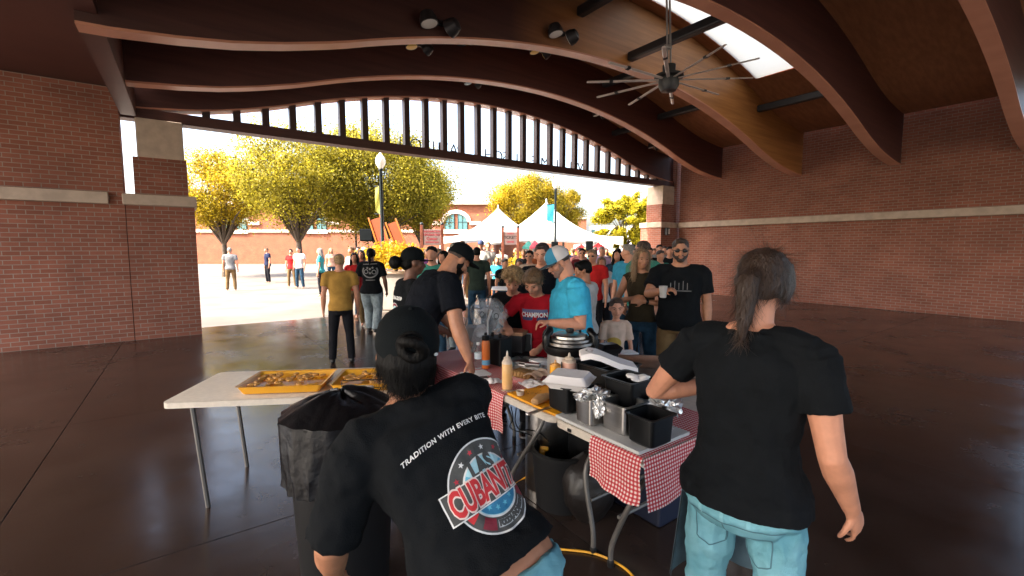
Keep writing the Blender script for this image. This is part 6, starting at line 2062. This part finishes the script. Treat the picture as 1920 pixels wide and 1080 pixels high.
# person 4 shirt back
bv4 = to_bvh(m4['shirt']); c, U, V, N = back_print(m4, .735, .01, 0)
par = m4['shirt']
GP = mat('print_dim_grey', (.20, .19, .185), .7)
def P4(name, b, m, off=.003): return press(name, b, m, par, bv4, c, U, V, off, .02)
b = NB(); disc2(b, .115, .14, 150, 390, 40, sx=1.1); P4('print_ring', b, GP)
b = NB(); disc2(b, .03, .045, n=16, c=(-.075, -.01)); disc2(b, .03, .045, n=16, c=(.075, -.02)); disc2(b, 0, .022, n=10, c=(0, .04)); star2(b, (0, -.04), .035); star2(b, (-.05, .06), .03); star2(b, (.05, .065), .03); P4('print_emblem', b, GP)
b = NB(); poly(b, [(-.14, .125), (.13, .135), (.13, .147), (-.14, .14)]); poly(b, [(-.09, -.185), (.09, -.185), (.09, -.17), (-.09, -.17)]); P4('print_bar', b, GP)
# red shirt
def front_print(info, h): return back_print(info, h, 0, 0, Vector((0, 1, 0)))
bv6 = to_bvh(m6['shirt']); c, U, V, N = front_print(m6, .735); par = m6['shirt']
def P6(name, b, m, off): return press(name, b, m, par, bv6, c, U, V, off, .012)
NAVP = mat('print_navy', (.04, .05, .14), .7); SLP = mat('print_slate', (.13, .14, .26), .7)
b = NB(); poly(b, [(-.118, .02), (.118, .02), (.118, .05), (-.118, .05)]); P6('print_upper_bar', b, SLP, .0015)
b = NB(); poly(b, [(-.115, -.05), (-.02, -.05), (-.01, -.02), (-.115, -.02)]); poly(b, [(.02, -.05), (.108, -.05), (.112, -.02), (.03, -.02)]); P6('print_lower_bar', b, NAVP, .0015)
b = text_bm('CHAMPION', .058, bold=.0022); bmesh.ops.scale(b, vec=(.80, 1, 1), verts=b.verts); P6('print_word', b, WHT, .0026)
# small boy print
bv9 = to_bvh(m9['shirt']); c, U, V, N = front_print(m9, .665); par = m9['shirt']
b = NB(); disc2(b, 0, .055, n=20, sx=1.25, c=(-.02, 0)); press('print_patch', b, mat('print_yellow', (.50, .33, .06), .7), par, bv9, c, U, V, .0015, .015)
# dark shirt print at right edge
bv11 = to_bvh(m11['shirt']); c, U, V, N = front_print(m11, .72); par = m11['shirt']
b = NB()
for i, x in enumerate((-.08, -.04, 0, .04, .08)):
    poly(b, [(x - .003, -.02), (x + .003, -.02), (x + .003, .05 + .02 * (i % 2)), (x - .003, .05 + .02 * (i % 2))])
poly(b, [(-.12, -.035), (.12, -.035), (.12, -.028), (-.12, -.028)]); press('print_lines', b, GP, par, bv11, c, U, V, .0015, .02)
# polo details and the blue front of the cap
b = NB(); m5['capdome'](b, 20, 160, 1.012); obj('front_panel', b, mat('cap_blue', (.03, .22, .36), .8), m5['cap'], 60, flip=True)
cp5 = m5['cp']; hh5 = m5['hh']
b = NB()
for q in (0, 1):
    tube(b, [cp5((.22, .40 - q * .02, .10 + q * .09)), cp5((.12, .45 - q * .03, .16 + q * .08)), cp5((.02, .45 - q * .04, .26 + q * .05))], .018 * hh5, n=6)
obj('cap_badge', b, WHT, m5['cap'])
b = NB()
sp5 = m5['spine'](.845); R5 = m5['lev'](.85)
tube(b, [sp5 + R5 @ Vector((.062 * math.cos(a), .055 * math.sin(a) + .0, .012 - .022 * math.sin(a))) for a in (2 * math.pi * i / 20 for i in range(21))], .014, n=6, flat=1.5); obj('collar', b, POLO, m5['shirt'], True)
# watch
wr = m10['J']['wrL'].lerp(m10['J']['elL'], .12)
dr = (m10['J']['wrL'] - m10['J']['elL']).normalized()
b = NB(); lathe(b, [(.031, -.014), (.033, -.01), (.033, .01), (.031, .014)], 18); bmesh.ops.transform(b, matrix=Matrix.Translation(wr) @ dr.to_track_quat('Z', 'Y').to_matrix().to_4x4(), verts=b.verts); obj('watch', b, BLKP, m10['root'], 40)
# white band on the bearded man's cap back
b = NB(); ball(b, m2['cp']((-.02, -.45, .18)), (.09 * m2['hh'], .05 * m2['hh'], .10 * m2['hh']), m2['RH'], 2); obj('cap_patch', b, mat('cap_patch', (.20, .17, .13), .8), m2['cap'], True)
flush()
bpy.data.scenes.remove(TMP)
